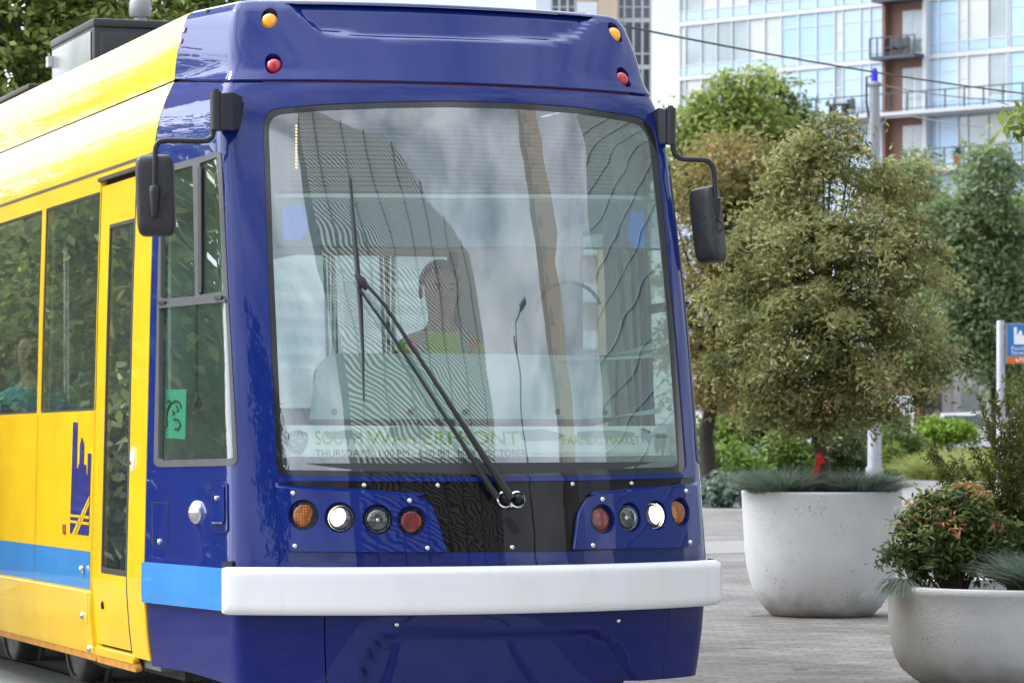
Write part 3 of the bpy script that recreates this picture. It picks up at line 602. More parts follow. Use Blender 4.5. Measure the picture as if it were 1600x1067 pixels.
# coupler stub under the nose
MB().tube([(.62, -.05, .30), (.62, .3, .28)], .05, 12).build('coupler_hose', 'rubber', car)
# ------------------------------------------------------------------ wiper
wp = ptube('wiper', [(798, 778), (792, 768), (690, 612), (600, 475), (572, 444)], [.05, .055, .06, .06, .05], [.020, .018, .010, .008, .007], 'black_metal', car)
ptube('wiper_rod', [(777, 776), (768, 763), (690, 643), (600, 505), (560, 450)], [.045, .05, .055, .055, .05], [.017, .013, .008, .007, .006], 'black_metal', wp)
ptube('wiper_blade', [(547, 276), (551, 330), (557, 400), (563, 470), (567, 550), (568.5, 626)], [.012, .016, .026, .026, .016, .012], [.003, .007, .011, .011, .007, .003], 'black_metal', wp)
ptube('wiper_rubber', [(548, 280), (557, 400), (566, 520), (568.5, 624)], [.002, .004, .004, .002], [.004, .004, .004, .004], 'rubber', wp)
ptube('wiper_head', [(556, 428), (566, 440), (574, 452)], [.045, .05, .045], [.010, .02, .012], 'black_metal', wp)
for a, r in ((788, .026), (807, .026)):
    u, z = nzp(a, 781, .01); c = npt(u, z, .004); MB().lathe([(r*1.35, 0), (r*1.35, .012), (r*1.1, .018), (r*1.0, .018), (r*.95, .03), (r*.6, .046), (.0004, .05)], c, 24, frame(nnorm(u, z))).build('pivot', 'black_gloss', wp)
    MB().lathe([(r*1.36, .010), (r*1.42, .016), (r*1.2, .021)], c, 24, frame(nnorm(u, z))).build('pivot_ring', 'chrome', wp)
bolt(798, 790, .02, wp, .01)
# ------------------------------------------------------------------ mirrors
def mirror(br, arm, ctr, ctr_off, size, R, stub):
    ub_, zb_ = nzp(*br, 0); nb = nnorm(ub_, zb_); cb = npt(ub_, zb_); Yb = l2w(np.array(cb))[1]
    root = MB(); P = [atl(a, b, Yb+d) for a, b, d in arm]; Q = []
    for i in range(len(P)-1):
        Q += [P[i].lerp(P[i+1], t) for t in np.linspace(.0, 1, 8, endpoint=False)]
    Q.append(P[-1]); Q = [Q[0]]+[(Q[max(i-2, 0)]+Q[max(i-1, 0)]+Q[i]+Q[min(i+1, len(Q)-1)]+Q[min(i+2, len(Q)-1)])/5 for i in range(1, len(Q)-1)]+[Q[-1]]
    a_ = root.tube(Q, .0125, 10).build('mirror_arm', 'black_metal', car)
    bk = MB(); p0 = cb+Vector((0, 0, 0)); p1 = atl(*stub, Yb+arm[0][2]); d = (p1-p0)
    up_ = Vector((0, 0, 1)); dn = d.normalized(); sd_ = dn.cross(up_).normalized(); V = []
    for q, hz_, th in ((p0-d*.15, .062, .045), (p0+d*.45, .078, .045), (p1, .070, .030)):
        V += [q+sd_*th+up_*(hz_+.01), q+sd_*th-up_*hz_, q-sd_*th-up_*hz_, q-sd_*th+up_*(hz_+.01)]
    bk.add(V, [(0, 1, 2, 3), (11, 10, 9, 8)]+[(4*i+k, 4*i+4+k, 4*i+4+(k+1) % 4, 4*i+(k+1) % 4) for i in (0, 1) for k in range(4)])
    bk.tube([p1+Vector((0, 0, .09)), p1+Vector((0, 0, -.075))], .024, 12).tube([p1+Vector((0, 0, .10)), p1+Vector((0, 0, .09))], .014, 8)
    bk.build('mirror_bracket', 'mirror_plastic', a_)
    c = atl(*ctr, Yb+ctr_off); h = MB(); w_, h_, d_ = size
    # domed shell, flat glass at the back
    n, mm = 40, 9; V = []
    for i in range(mm+1):
        t = i/mm; s_ = (1-t**2.6)**.30 if i < mm else .0; dep = -d_*(1-(1-t)**2.2) if i else 0
        for k in range(n):
            a = 2*math.pi*k/n; e = .30; x = math.copysign(abs(math.cos(a))**e, math.cos(a)); z = math.copysign(abs(math.sin(a))**e, math.sin(a))
            V.append(c+R @ Vector((x*w_/2*(s_ if i else 1), dep, z*h_/2*(s_ if i else 1))))
    Fs = [(i*n+k, i*n+(k+1) % n, (i+1)*n+(k+1) % n, (i+1)*n+k) for i in range(mm) for k in range(n)]
    h.add(V, Fs, True); h.add([c+R @ Vector((math.copysign(abs(math.cos(2*math.pi*k/n))**.3, math.cos(2*math.pi*k/n))*w_/2, .012, math.copysign(abs(math.sin(2*math.pi*k/n))**.3, math.sin(2*math.pi*k/n))*h_/2)) for k in range(n)]+V[:n], [(k, (k+1) % n, n+(k+1) % n, n+k) for k in range(n)], True)
    hs = h.build('mirror', 'mirror_plastic', car)
    MB().add([c+R @ Vector((math.copysign(abs(math.cos(2*math.pi*k/n))**.3, math.cos(2*math.pi*k/n))*w_*.49, .0125, math.copysign(abs(math.sin(2*math.pi*k/n))**.3, math.sin(2*math.pi*k/n))*h_*.49)) for k in range(n)], [tuple(range(n))]).build('mirror_glass', 'chrome', hs)
    e = P[-1]; cl = MB(); cl.tube([P[-2].lerp(P[-1], .55), P[-2].lerp(P[-1], .58), P[-2].lerp(P[-1], .68), P[-1], P[-1]+Vector((0, 0, -.012))], [.015, .026, .026, .016, .015], 10); cl.build('mirror_clamp', 'black_metal', hs)
    return hs
RL = Matrix.Rotation(-TH*.9, 3, 'Z') @ Matrix.Rotation(math.radians(-2), 3, 'Y')
mirror((362, 178), [(333, 196, -.10), (332, 214, -.10), (322, 221, -.12), (250, 219, -.12), (242, 232, -.12), (241, 335, -.13)], (243.5, 306), -.05, (.168, .355, .075), RL, (337, 176))
RR = Matrix.Rotation(math.radians(-56), 3, 'Z') @ Matrix.Rotation(math.radians(-7), 3, 'Y')
mirror((1034, 200), [(1050.5, 215, -.05), (1053, 240, -.05), (1064, 249, -.05), (1105, 250, -.05), (1116, 262, -.05), (1120, 345, -.05)], (1110, 352), .0, (.130, .350, .075), RR, (1048, 200))
# cable loops on both mirrors
Yb = l2w(np.array(npt(*nzp(362, 178))))[1]
MB().tube([atl(a, b, Yb-.14) for a, b in ((271, 297), (262, 299), (256, 310), (252, 326), (247, 338))], .003, 6).build('mirror_cable', 'black_metal', car)
MB().tube([atl(a, b, Yb-.09) for a, b in ((338, 198), (332, 206), (329, 216), (324, 221))], .003, 6).build('mirror_cable', 'black_metal', car)
Yb = l2w(np.array(npt(*nzp(1034, 200))))[1]
MB().tube([atl(a, b, Yb-.07) for a, b in ((1098, 341), (1108, 339), (1120, 341), (1129, 350), (1130, 358), (1122, 364), (1117, 362))], .004, 6).build('mirror_cable', 'black_metal', car)
MB().tube([atl(a, b, Yb-.04) for a, b in ((1056, 228), (1064, 236), (1068, 246))], .0025, 6).build('mirror_cable', 'black_metal', car)
# ------------------------------------------------------------------ passenger body (right flank mirrors the left)
YE = 9.0; Y0b = YD+.004
w1 = bds([(62, 330), (62, 644), (-40, 645), (-40, 352)]); w2 = bds([(70, 327), (155, 300), (149, 643), (64.5, 643.5)])
dr = bds([(159, 289), (214, 270), (205, 1024), (150, 1004)])
yz = lambda L: (min(p[0] for p in L), max(p[0] for p in L), min(p[1] for p in L), max(p[1] for p in L))
a2 = yz(w2); wz0 = 1.475; wz1 = np.mean([p[1] for p in bds([(70, 327), (155, 300)])]); 
w2y0, w2y1 = np.mean([w2[1][0], w2[2][0]]), np.mean([w2[0][0], w2[3][0]]); w1y0 = np.mean([w1[0][0], w1[1][0]])
wz0 = np.mean([w2[2][1], w2[3][1]])
dy0, dy1 = np.mean([dr[1][0], dr[2][0]]), np.mean([dr[0][0], dr[3][0]]); dz1 = np.mean([dr[0][1], dr[1][1]]); dz0 = np.mean([dr[2][1], dr[3][1]])
print('door', dy0, dy1, dz0, dz1, 'win', w2y0, w2y1, w1y0, wz0, wz1)
wins = [(w2y0, w2y1), (w1y0, w1y0+1.45), (w1y0+1.52, w1y0+2.6), (w1y0+2.67, YE-.35)]
R4 = lambda y0, y1, z0, z1, r=.012: rnd([(y0, z0), (y1, z0), (y1, z1), (y0, z1)], r)
skz = np.mean([p[1] for p in bds([(0, 900), (143, 925)])])                  # seam above the skirt flap
st = bds([(0, 843), (145, 862), (148, 921), (0, 897)]); stz1 = np.mean([st[0][1], st[1][1]]); stz0 = np.mean([st[2][1], st[3][1]])
sk_b = np.mean([p[1] for p in bds([(20, 988), (150, 1020)])])
for side, sf, fl in ((-1, bodyL, True), (1, bodyR, False)):
    sw = patch('side_wall', sf, [(Y0b, sk_b+.03), (YE, sk_b+.03), (YE, 2.66), (Y0b, 2.66)], [R4(a, b, wz0, wz1) for a, b in wins]+[R4(dy0-.02, dy1+.012, dz0-.006, dz1+.03)], 0, .07, .03, 'yellow_paint', car, flip=fl)
    patch('inner_lining', sf, [(Y0b, .5), (YE, .5), (YE, 2.62), (Y0b, 2.62)], [R4(a, b, wz0, wz1) for a, b in wins]+[R4(dy0, dy1, dz0, dz1-.1)], -.06, .1, 0, 'interior_light', car, flip=fl)
    for a, b in wins:
        wf = patch('side_window', sf, R4(a, b, wz0, wz1), [], -.008, .12, 0, 'side_glass', car, flip=fl)
        patch('window_seal', sf, R4(a-.004, b+.004, wz0-.004, wz1+.004), [R4(a+.012, b-.012, wz0+.012, wz1-.012)], -.004, .12, .012, 'rubber', wf, flip=fl)
    # roof bands: cove and equipment fairing, with the grey gutter line
    zz = np.array([z for z in _z if 2.66 <= z <= 3.30])
    patch('roof_cove', sf, [(Y0b, 2.664), (YE, 2.664), (YE, ZC-.002), (Y0b, ZC-.002)], [], .002, .035, 0, 'yellow_paint', car, flip=fl)
    patch('roof_equipment_fairing', sf, [(Y0b, ZC+.006), (YE, ZC+.006), (YE, 3.30), (Y0b, 3.30)], [], .004, .03, 0, 'yellow_paint', car, flip=fl)
    patch('gutter', sf, [(Y0b, 2.655), (YE, 2.655), (YE, 2.668), (Y0b, 2.668)], [], .004, .1, .01, 'grey_frame', car, flip=fl)
    bm_ = MB(); bm_.boxr((side*1.015, Y0b, 3.285), (side*.94, YE, 3.305), bev=.006); bm_.build('roof_edge', 'yellow_paint', car)
    # pale blue stripe, cut at panel seams and at the door
    for ya, yb in ((dy1+.03, w1y0-.04), (w1y0-.036, w1y0+1.5), (w1y0+1.504, YE-.01)):
        patch('stripe', sf, [(ya, stz0), (yb, stz0), (yb, stz1), (ya, stz1)], [], .002, .15, 0, 'sky_blue_paint', car, flip=fl)
        patch('panel_seam', sf, [(yb, stz0-.02), (yb+.005, stz0-.02), (yb+.005, wz0-.01), (yb, wz0-.01)], [], .0032, .2, 0, 'dark_gap', car, flip=fl)
    # lower skirt flaps stand a little proud
    for ya, yb in ((dy1+.022, w1y0+1.5), (w1y0+1.51, YE)):
        patch('skirt_flap', sf, [(ya, sk_b), (yb, sk_b), (yb, stz0-.012), (ya, stz0-.012)], [], .014, .08, .04, 'yellow_paint', car, flip=fl)
        patch('skirt_edge', sf, [(ya, sk_b-.035), (yb, sk_b-.035), (yb, sk_b), (ya, sk_b)], [], .010, .1, .03, 'orange_edge', car, flip=fl)
    # door: leaf, glass, seals, button
    leaf_gl = R4(*[np.mean(q) for q in ((lambda g: ([g[1][0], g[2][0]], [g[0][0], g[3][0]], [g[2][1], g[3][1]], [g[0][1], g[1][1]]))(bds([(171, 352), (209, 343), (196, 899), (157, 893)])))])
    dl = patch('door', sf, R4(dy0+.012, dy1-.004, dz0+.012, dz1-.012, .01), [leaf_gl], -.004, .05, .025, 'yellow_paint', car, flip=fl)
    patch('door_glass', sf, leaf_gl, [], -.008, .1, 0, 'side_glass', dl, flip=fl)
    g = np.array(leaf_gl); lo, hi = g.min(0), g.max(0)
    patch('door_glass_seal', sf, R4(lo[0]-.004, hi[0]+.004, lo[1]-.004, hi[1]+.004), [R4(lo[0]+.014, hi[0]-.014, lo[1]+.02, hi[1]-.014)], -.002, .1, .01, 'rubber', dl, flip=fl)
    patch('door_gap', sf, R4(dy0-.018, dy1+.010, dz0-.004, dz1+.028, .01), [R4(dy0+.03, dy1-.02, dz0+.03, dz1-.03, .01)], -.03, .08, 0, 'dark_gap', dl, flip=fl)
    patch('door_seal', sf, R4(dy0-.014, dy0+.004, dz0, dz1, .003), [], .0, .1, .02, 'rubber', dl, flip=fl)
    patch('door_drip_rail', sf, R4(dy0-.03, dy1+.02, dz1+.012, dz1+.03, .003), [], .014, .1, .016, 'rubber', dl, flip=fl)
    by, bz = bdp(208.5, 718); cb = Vector(sf(by, bz, 0.)); MB().sell(cb, (.014, .028, .062)).build('door_button', 'sign_white', dl)
    MB().sell(cb+Vector((side*.012, 0, -.012)), (.006, .012, .012)).build('button_cap', 'amber_lens', dl)
    ly, lz = bdp(160, 945); MB().sell(Vector(sf(ly, lz, 0.)), (.008, .010, .020)).build('door_lock', 'dark_gap', dl)
    patch('door_step', sf, [(dy0-.05, sk_b-.002), (dy1+.02, sk_b-.002), (dy1+.02, dz0-.008), (dy0-.05, dz0-.008)], [], .010, .1, .03, 'yellow_paint', car, flip=fl)
    patch('step_edge', sf, [(dy0-.06, sk_b-.04), (dy1+.02, sk_b-.04), (dy1+.02, sk_b-.004), (dy0-.06, sk_b-.004)], [], .006, .1, .03, 'orange_edge', car, flip=fl)
    # grey, yellow and black trims between the door and the cab
    patch('cab_joint', sf, [(Y0b-.002, .40), (Y0b+.012, .40), (Y0b+.012, 2.655), (Y0b-.002, 2.655)], [], .003, .1, .01, 'yellow_paint', car, flip=fl)
    # emblem: city skyline with two crossing rails
    if side == -1:
        lg = [(115, 659.5), (122, 659.5), (120.2, 731), (122.8, 731), (123, 725.5), (124.6, 724.5), (125.5, 695), (128.5, 682), (132, 694), (131.3, 725.5), (135.5, 726), (135, 741), (137, 741), (138, 708), (143, 708.5), (141, 770), (139, 836.5), (109.8, 832.5)]
        em = patch('skyline_emblem', bodyL, bds(lg), [], .0025, .08, 0, 'logo_blue', car, flip=True)
        for q in ([(110.4, 803), (140.2, 806), (140, 810.4), (110.3, 807)], [(110.1, 812), (139.9, 816), (139.8, 820), (110, 816)],
                  [(140.9, 774), (141.4, 777.5), (117.5, 834), (113.5, 833.3)], [(141, 781), (140.8, 787), (121.5, 835), (118.8, 834.4)]):
            patch('emblem_line', bodyL, bds(q), [], .004, .08, 0, 'yellow_paint', em, flip=True)
    for a, b, nm, m, ry in ((101.5, 826, 'side_reflector', 'amber_lens', .028), (-6, 812, 'side_reflector', 'amber_lens', .028)):
        y_, z_ = bdp(a, b); c = Vector(sf(y_, z_, 0.)); MB().box(c, (.018, .045, .055), bev=.005).build(nm, m, car)
    for a, b in ((134, 961), (145, 1013), (132, 889)):
        y_, z_ = bdp(a, b); c = Vector(sf(y_, z_, .013)); MB().lathe([(.018, -.002), (.018, .008), (.012, .014), (.0004, .016)], c, 12, frame((side, 0, 0))).build('latch', 'steel', car)
    lt = bds([(131, 925), (141, 927), (142, 974), (131, 971)]); patch('latch_plate', sf, lt, [], .016, .1, .002, 'yellow_paint', car, flip=fl)
# roof deck of the body, ends and floor
MB().boxr((-.96, Y0b-.05, 3.20), (.96, YE, 3.265)).build('roof', 'ac_dark', car)
MB().boxr((-1.12, YE-.04, .4), (1.12, YE, 3.2)).build('end_wall', 'interior_grey', car)
MB().boxr((-1.16, 1.0, .32), (1.16, YE-.05, .40)).boxr((-.80, .15, .325), (.80, 1.0, .395)).build('floor', 'floor_lino', car)
MB().boxr((-1.02, .4, 2.72), (1.02, YE-.05, 2.78)).build('ceiling', 'interior_light', car)
# roof equipment boxes
ac = MB().boxr((-.30, 3.80, 3.2), (.62, 4.85, 3.60), bev=.012); ac.boxr((-.84, 3.78, 3.57), (.64, 4.87, 3.615), bev=.008); ac.boxr((-.835, 3.79, 3.2), (-.29, 4.86, 3.575), bev=.01); ac_ = ac.build('air_conditioner', 'ac_dark', car)
MB().boxr((-.846, 3.84, 3.24), (-.834, 4.80, 3.55), bev=.005).build('side_panel', 'ac_silver', ac_)
g = MB()
for i in range(6): g.box((-.38+.13*i, 3.782, 3.46), (.010, .010, .16))
for i in range(4): g.box((-.05, 3.782, 3.40+.04*i), (.68, .010, .006))
g.build('grille', 'steel', ac_); MB().boxr((-.40, 3.775, 3.38), (.32, 3.79, 3.54)).build('grille_backing', 'dark_gap', ac_)
MB().boxr((-.80, 3.775, 3.30), (-.46, 3.79, 3.54), bev=.004).build('door_panel', 'ac_dark', ac_); MB().boxr((-.64, 3.77, 3.40), (-.585, 3.778, 3.445)).build('lock', 'dark_gap', ac_)
for z_ in (3.5, 3.32): MB().boxr((-.87, 4.78, z_-.04), (-.84, 4.85, z_+.02)).build('hinge', 'steel', ac_)
rb = MB().boxr((-.86, 5.3, 3.2), (-.1, 6.2, 3.40), bev=.012); rb.boxr((-.88, 5.28, 3.385), (-.08, 6.22, 3.415), bev=.006); rb.build('resistor_box', 'ac_dark', car)
MB().boxr((-.86, 5.36, 3.22), (-.868, 6.14, 3.37)).build('resistor_box_panel', 'ac_silver', car)
pb = MB().boxr((-.2, 1.5, 3.2), (.36, 3.0, 3.375), bev=.01); pb.build('roof_cabinet', 'ac_dark', car)
u, z = nzp(917, 18); c = npt(u, z); an = MB().boxr((c.x-.06, c.y+.13, 3.26), (c.x+.055, c.y+.24, 3.335), bev=.012); an.build('antenna', 'rubber', car)
for a in (760, 805): u, z = nzp(a, 8); c = npt(u, z); MB().lathe([(.016, 0), (.016, .02), (.008, .03), (.0004, .032)], (c.x, c.y+.12, 3.28), 10).build('roof_bolt', 'rubber', car)
u, z = nzp(350, 6); c = npt(u, z); MB().boxr((c.x-.05, c.y+.12, 3.25), (c.x+.05, c.y+.24, 3.30), bev=.01).build('roof_vent', 'rubber', car)
# ------------------------------------------------------------------ bogie
bg_ = MB().boxr((-.62, 3.6, .22), (.62, 7.2, .34)); bg_.boxr((-1.0, 4.0, .30), (1.0, 6.9, .36)); bg = bg_.build('bogie', 'undercar', car)
for yy in (4.55, 6.35):
    for sx in (-1, 1):
        RX = Matrix.Rotation(math.pi/2*sx, 3, 'Y')
        wl_ = MB().lathe([(.06, .10), (.10, .09), (.12, .05), (.20, .045), (.245, .06), (.25, .075), (.285, .075), (.30, .06), (.30, -.05), (.33, -.06), (.33, -.08), (.1, -.08)], (sx*.70, yy, .315), 40, RX, cap0=True)
        wh = wl_.build('wheel', 'wheel_steel', bg); MB().lathe([(.085, .098), (.08, .13), (.0004, .135)], (sx*.70, yy, .315), 20, RX).build('hub', 'undercar', wh)
        MB().boxr((sx*.86, yy-.75, .30), (sx*.95, yy-.30, .42)).build('damper', 'undercar', bg)
hs = MB()
for k, (dx, sag) in enumerate(((-.88, .10), (-.93, .07), (-.80, .12))): hs.tube([(dx, 2.6+1.5*t, .30-sag*4*t*(1-t)) for t in np.linspace(0, 1, 10)], .014, 6)
hs.build('underfloor_hose', 'rubber', car)
MB().boxr((-1.0, 1.2, .26), (.9, 2.0, .40)).build('underfloor_box', 'undercar', car)
MB().boxr((-.9, 2.4, .24), (.9, 3.3, .36)).build('underfloor_box', 'undercar', car)
# ------------------------------------------------------------------ interior
# destination display behind the upper windshield, shade band below it, dashboard
dsp = npatch('destination_display', [(428, 186), (700, 174), (1010, 200), (1022, 300), (700, 300), (430, 298)], 'led_board', -.10, .05)
for i in range(34):
    zz = nzp(700, 180+3.4*i)[1]
    if i % 2 == 0: patch('display_louver', nose, [(-.86, zz-.0035), (.86, zz-.0035), (.86, zz+.0015), (-.86, zz+.0015)], [], -.092, .1, .004, 'dark_interior', dsp)
for i in range(14):
    u, z = nzp(463, 197+5*i, -.09); MB().sell(npt(u, z, -.09), (.005, .005, .005), n=8, m=6).build('display_light', 'led', dsp)
npatch('display_rail', [(428, 303), (700, 304), (1018, 306), (1019, 312), (700, 310), (428, 309)], 'interior_light', -.095, .05, par=dsp)
npatch('sun_shade', [(432, 312), (700, 313), (1022, 315), (1034, 388), (700, 386), (432, 384)], 'blue_shade', -.05, 0)
npatch('sun_shade_edge', [(432, 384), (700, 386), (1034, 388), (1034, 391), (700, 389), (432, 387)], 'dark_interior', -.05, .006)
def dashs(u, z, off=0.): return nose(u, .9+0*z, off-.42)*[1, 1, 0]+np.stack([0*u, .30*(z-1.2), z], -1)
dpx = rnd([(483, 655), (496, 566), (520, 552), (970, 553), (994, 575), (1012, 655)], [2, 14, 14, 16, 20, 2])
dl_ = [inv(dashs, a, b, 0., ((a-780)/330, 1.5)) for a, b in dpx]
dsh = patch('dashboard', dashs, dl_, [], 0, .05, .25, 'dash', car)
for a in (522, 641, 727, 870, 977):
    q = inv(dashs, a, 643, 0., ((a-780)/330, 1.4)); c = Vector(dashs(q[0], q[1], .002)); MB().lathe([(.014, 0), (.014, .006), (.0004, .012)], c, 12, frame((0, -1, 0))).build('dash_button', 'rubber', dsh)
zsh = nzp(700, 712)[1]
V = []; k = 50
for u in np.linspace(-1.22, 1.22, k): V.append(nose(u, 1.28, -.05)*[1, 1, 0]+[0, 0, zsh-.03]); V.append((V[-1][0]*.86, V[-1][1]+.55, zsh+.12))
mesh('dash_shelf', V, [(2*i, 2*i+1, 2*i+3, 2*i+2) for i in range(k-1)], 'dark_interior', car)
V2 = [nose(u, .9, -.06)*[1, 1, 0]+[0, 0, zz] for u in np.linspace(-1.2, 1.2, k) for zz in (.45, zsh-.03)]
mesh('bulkhead', V2, [(2*i, 2*i+1, 2*i+3, 2*i+2) for i in range(k-1)], 'dark_interior', car)
# cab partition with an opening, driver seat, aisle walls, poles, passenger seats
pt = MB().boxr((-1.12, 1.62, .4), (-.62, 1.66, 2.72)); pt.boxr((.45, 1.62, .4), (1.12, 1.66, 2.72)); pt.boxr((-.62, 1.62, 2.25), (.45, 1.66, 2.72)); pt.boxr((-.62, 1.62, .4), (.45, 1.66, 1.15)); pt_ = pt.build('cab_partition', 'interior_light', car)
MB().boxr((-.62, 1.635, 1.15), (.45, 1.64, 2.25)).build('partition_window', 'clear_lens', pt_)
MB().boxr((-.64, 1.615, 1.13), (-.60, 1.665, 2.27)).build('partition_frame', 'dark_interior', pt_); MB().boxr((.43, 1.615, 1.13), (.47, 1.665, 2.27)).build('partition_frame', 'dark_interior', pt_)
def seat(x, y, face, m='seat_fabric', z=.40):
    s = MB(); s.box((x, y, z+.42), (.46, .44, .10), bev=.035); b = MB(); b.box((x, y+.22*face, z+.80), (.46, .10, .72), bev=.04); st = s.build('seat', m, car); b.build('backrest', m, st); MB().boxr((x-.05, y-.05, z), (x+.05, y+.05, z+.38)).build('seat_post', 'grey_frame', st); return st
seat(-.12, 1.08, 1, 'dark_interior', .55)
for y in (3.4, 4.3, 5.2, 6.1, 7.0):
    for x in (-.85, .85): seat(x, y, 1)
for x, y in ((-.5, 2.75), (.5, 2.75), (-.55, 4.0), (.55, 4.0), (-.55, 5.8), (.55, 5.8)): MB().tube([(x, y, .4), (x, y, 2.72)], .018, 10).build('grab_pole', 'steel', car)
for a in (-.95, .98): MB().tube([(a, .55, 1.25), (a*.98, .62, 1.7), (a*.93, .66, 2.5)], .014, 8).build('cab_handrail', 'grey_frame', car)
MB().tube([(.72+.16*math.cos(t), .75, 1.95+.14*math.sin(t)) for t in np.linspace(.3, math.pi, 14)], .009, 8).build('overhead_hook', 'dark_interior', car)
MB().tube([(.86, .42, 1.25), (.84, .46, 1.5), (.86, .5, 1.75)], .008, 8).build('gooseneck', 'rubber', car)
MB().boxr((.72, 1.55, 1.55), (.98, 1.60, 2.1), bev=.01).build('equipment_panel', 'interior_grey', car)
MB().boxr((-.98, 1.55, 1.5), (-.72, 1.60, 2.4), bev=.01).build('equipment_panel', 'dash', car)
MB().tube([(-.86, 1.52, 1.55), (-.86, 1.52, 2.05)], .008, 8).tube([(-.86, 1.52, 1.55), (-.86, 1.48, 1.53)], .02, 8).build('cab_handle', 'rubber', car)
MB().sell((-.80, .62, 1.12), (.26, .22, .13), .6, .7).build('side_console', 'interior_grey', car)
MB().sell((-.52, 1.0, 1.25), (.09, .25, .26), .5, .5).build('armrest_cover', 'dark_interior', car)
# papers in the cab
bn = empty('banner', T0, (PITCH, 0, TH)); tag(bn, 'long white farmers market banner lying behind the windshield above the wiper pivot', 'banner')
BO = -.05
bpx = [(443, 664), (600, 665), (750, 666), (900, 666), (1046, 665), (1048, 711), (900, 713), (750, 714), (600, 714), (441, 713)]
sheet = patch('sheet', nose, nzs(bpx, BO), [], BO, .05, .004, 'banner_white', bn)
def blet(txt, x0, x1, yb, h, m, eps=.002):
    a, b = nzp(x0, yb, BO), nzp(x1, yb, BO); lettering('lettering', txt, nose, a, b, h/365., BO+eps, m, bn)
blet('SOUTH', 493, 566, 694, 21, 'banner_green'); blet('WATERFRONT', 574, 812, 694, 21, 'banner_green')
blet('THURSDAYS . 1:00 PM - 6:00 PM . MAY - OCTOBER', 493, 823, 713, 11, 'banner_brown')
blet('FARMERS MARKET', 880, 1000, 694, 14, 'banner_green'); blet('www.facebook.com/southwaterfrontfarmersmarket', 832, 1014, 711, 7, 'banner_pale_green')
for q in ([(508, 676), (548, 671), (566, 678), (560, 684), (510, 685)], [(606, 668), (650, 663), (676, 670), (672, 684), (630, 686), (608, 682)], [(812, 672), (850, 670), (884, 680), (870, 687), (815, 688)], [(900, 674), (960, 672), (992, 676), (988, 683), (930, 682), (902, 682)]):
    patch('smudge', nose, nzs(rnd(q, 6), BO), [], BO+.0035, .05, 0, 'banner_grey', bn)
sbp = [(450, 678), (456, 673), (463, 671), (471, 672), (479, 676), (482, 682), (480, 695), (474, 706), (466, 711), (458, 707), (451, 697), (448, 686)]
sb_ = patch('strawberry_picture', nose, nzs(rnd(sbp, 4), BO), [], BO+.002, .05, 0, 'banner_grey', bn)
for i in range(26):
    rx, ry = random.uniform(454, 477), random.uniform(681, 704)
    patch('seed_mark', nose, nzs(circ((rx, ry), 1.0, 6), BO), [], BO+.003, .05, 0, 'banner_white', sb_)
for dx in (-12, -6, 0, 6, 12): patch('leaf_mark', nose, nzs([(466, 672), (466+dx-2, 678), (466+dx*1.3, 681), (466+dx+2, 676)], BO), [], BO+.004, .05, 0, 'banner_ink', sb_)
vp = None
for cx, w_, y0, y1 in ((1005, 4, 674, 690), (1012, 4, 677, 692), (1027, 5, 686, 708), (1035, 5, 686, 711)):
    o_ = patch('vegetable_picture', nose, nzs([(cx-w_, y0), (cx+w_, y0), (cx+w_*.8, (y0+y1)/2), (cx+1, y1), (cx-1, y1), (cx-w_*.9, (y0+y1)/2)], BO), [], BO+.002, .05, 0, 'banner_grey', bn)
    for k in range(7):
        a = -math.pi/2+(k-3)*.34; L_ = 11 if y0 > 680 else 6
        patch('leaf_mark', nose, nzs([(cx, y0), (cx+L_*.6*math.cos(a)-1.4, y0+L_*.6*math.sin(a)), (cx+L_*math.cos(a), y0+L_*math.sin(a)), (cx+L_*.6*math.cos(a)+1.4, y0+L_*.6*math.sin(a)+1)], BO), [], BO+.003, .05, 0, 'banner_ink', o_)
for q, lb in (([(442, 322), (474, 320), (482, 336), (480, 362), (468, 376), (440, 374)], 'crumpled pale blue tape patch inside the windshield on the wiper side'), ([(985, 330), (1006, 330), (1008, 388), (984, 387), (980, 370)], 'bright blue tape patch inside the windshield near the right mirror')):
    e = patch('tape_patch', nose, nzs(q, -.02), [], -.02, .05, .002, 'tape_blue' if q[0][0] > 900 else 'tape_blue', None); e.location = T0; e.rotation_euler = (PITCH, 0, TH); tag(e, lb, 'tape')
pp = empty('paper_sheet', T0, (PITCH, 0, TH)); tag(pp, 'green paper with black ink scribble standing inside the cab side window', 'paper')
PO = -.03
patch('sheet', nose, nzs([(255, 609), (291, 608), (289, 686), (252, 684)], PO), [], PO, .05, .002, 'paper_green', pp)
for L_, r in (([(262, 628), (265, 626), (268, 630), (263, 640), (261, 652), (262, 664), (258, 668)], .006), ([(268, 630), (276, 626), (282, 630), (284, 638)], .005), ([(270, 642), (274, 645), (271, 648)], .004), ([(272, 655), (279, 656), (283, 664), (279, 671), (274, 670)], .005), ([(276, 634), (280, 640), (277, 643)], .004)):
    MB().tube([npt(*nzp(a, b, PO), PO+.002) for a, b in L_], r, 5).build('ink_stroke', 'ink', pp)
pk = MB().box((1.0, .40, 1.30), (.14, .10, .08), Matrix.Rotation(.4, 3, 'Y'), bev=.004).build('paper_cup', 'sign_white', None); pk.location = T0; pk.rotation_euler = (PITCH, 0, TH); tag(pk, 'small white paper carton at the right end of the dashboard', 'carton')
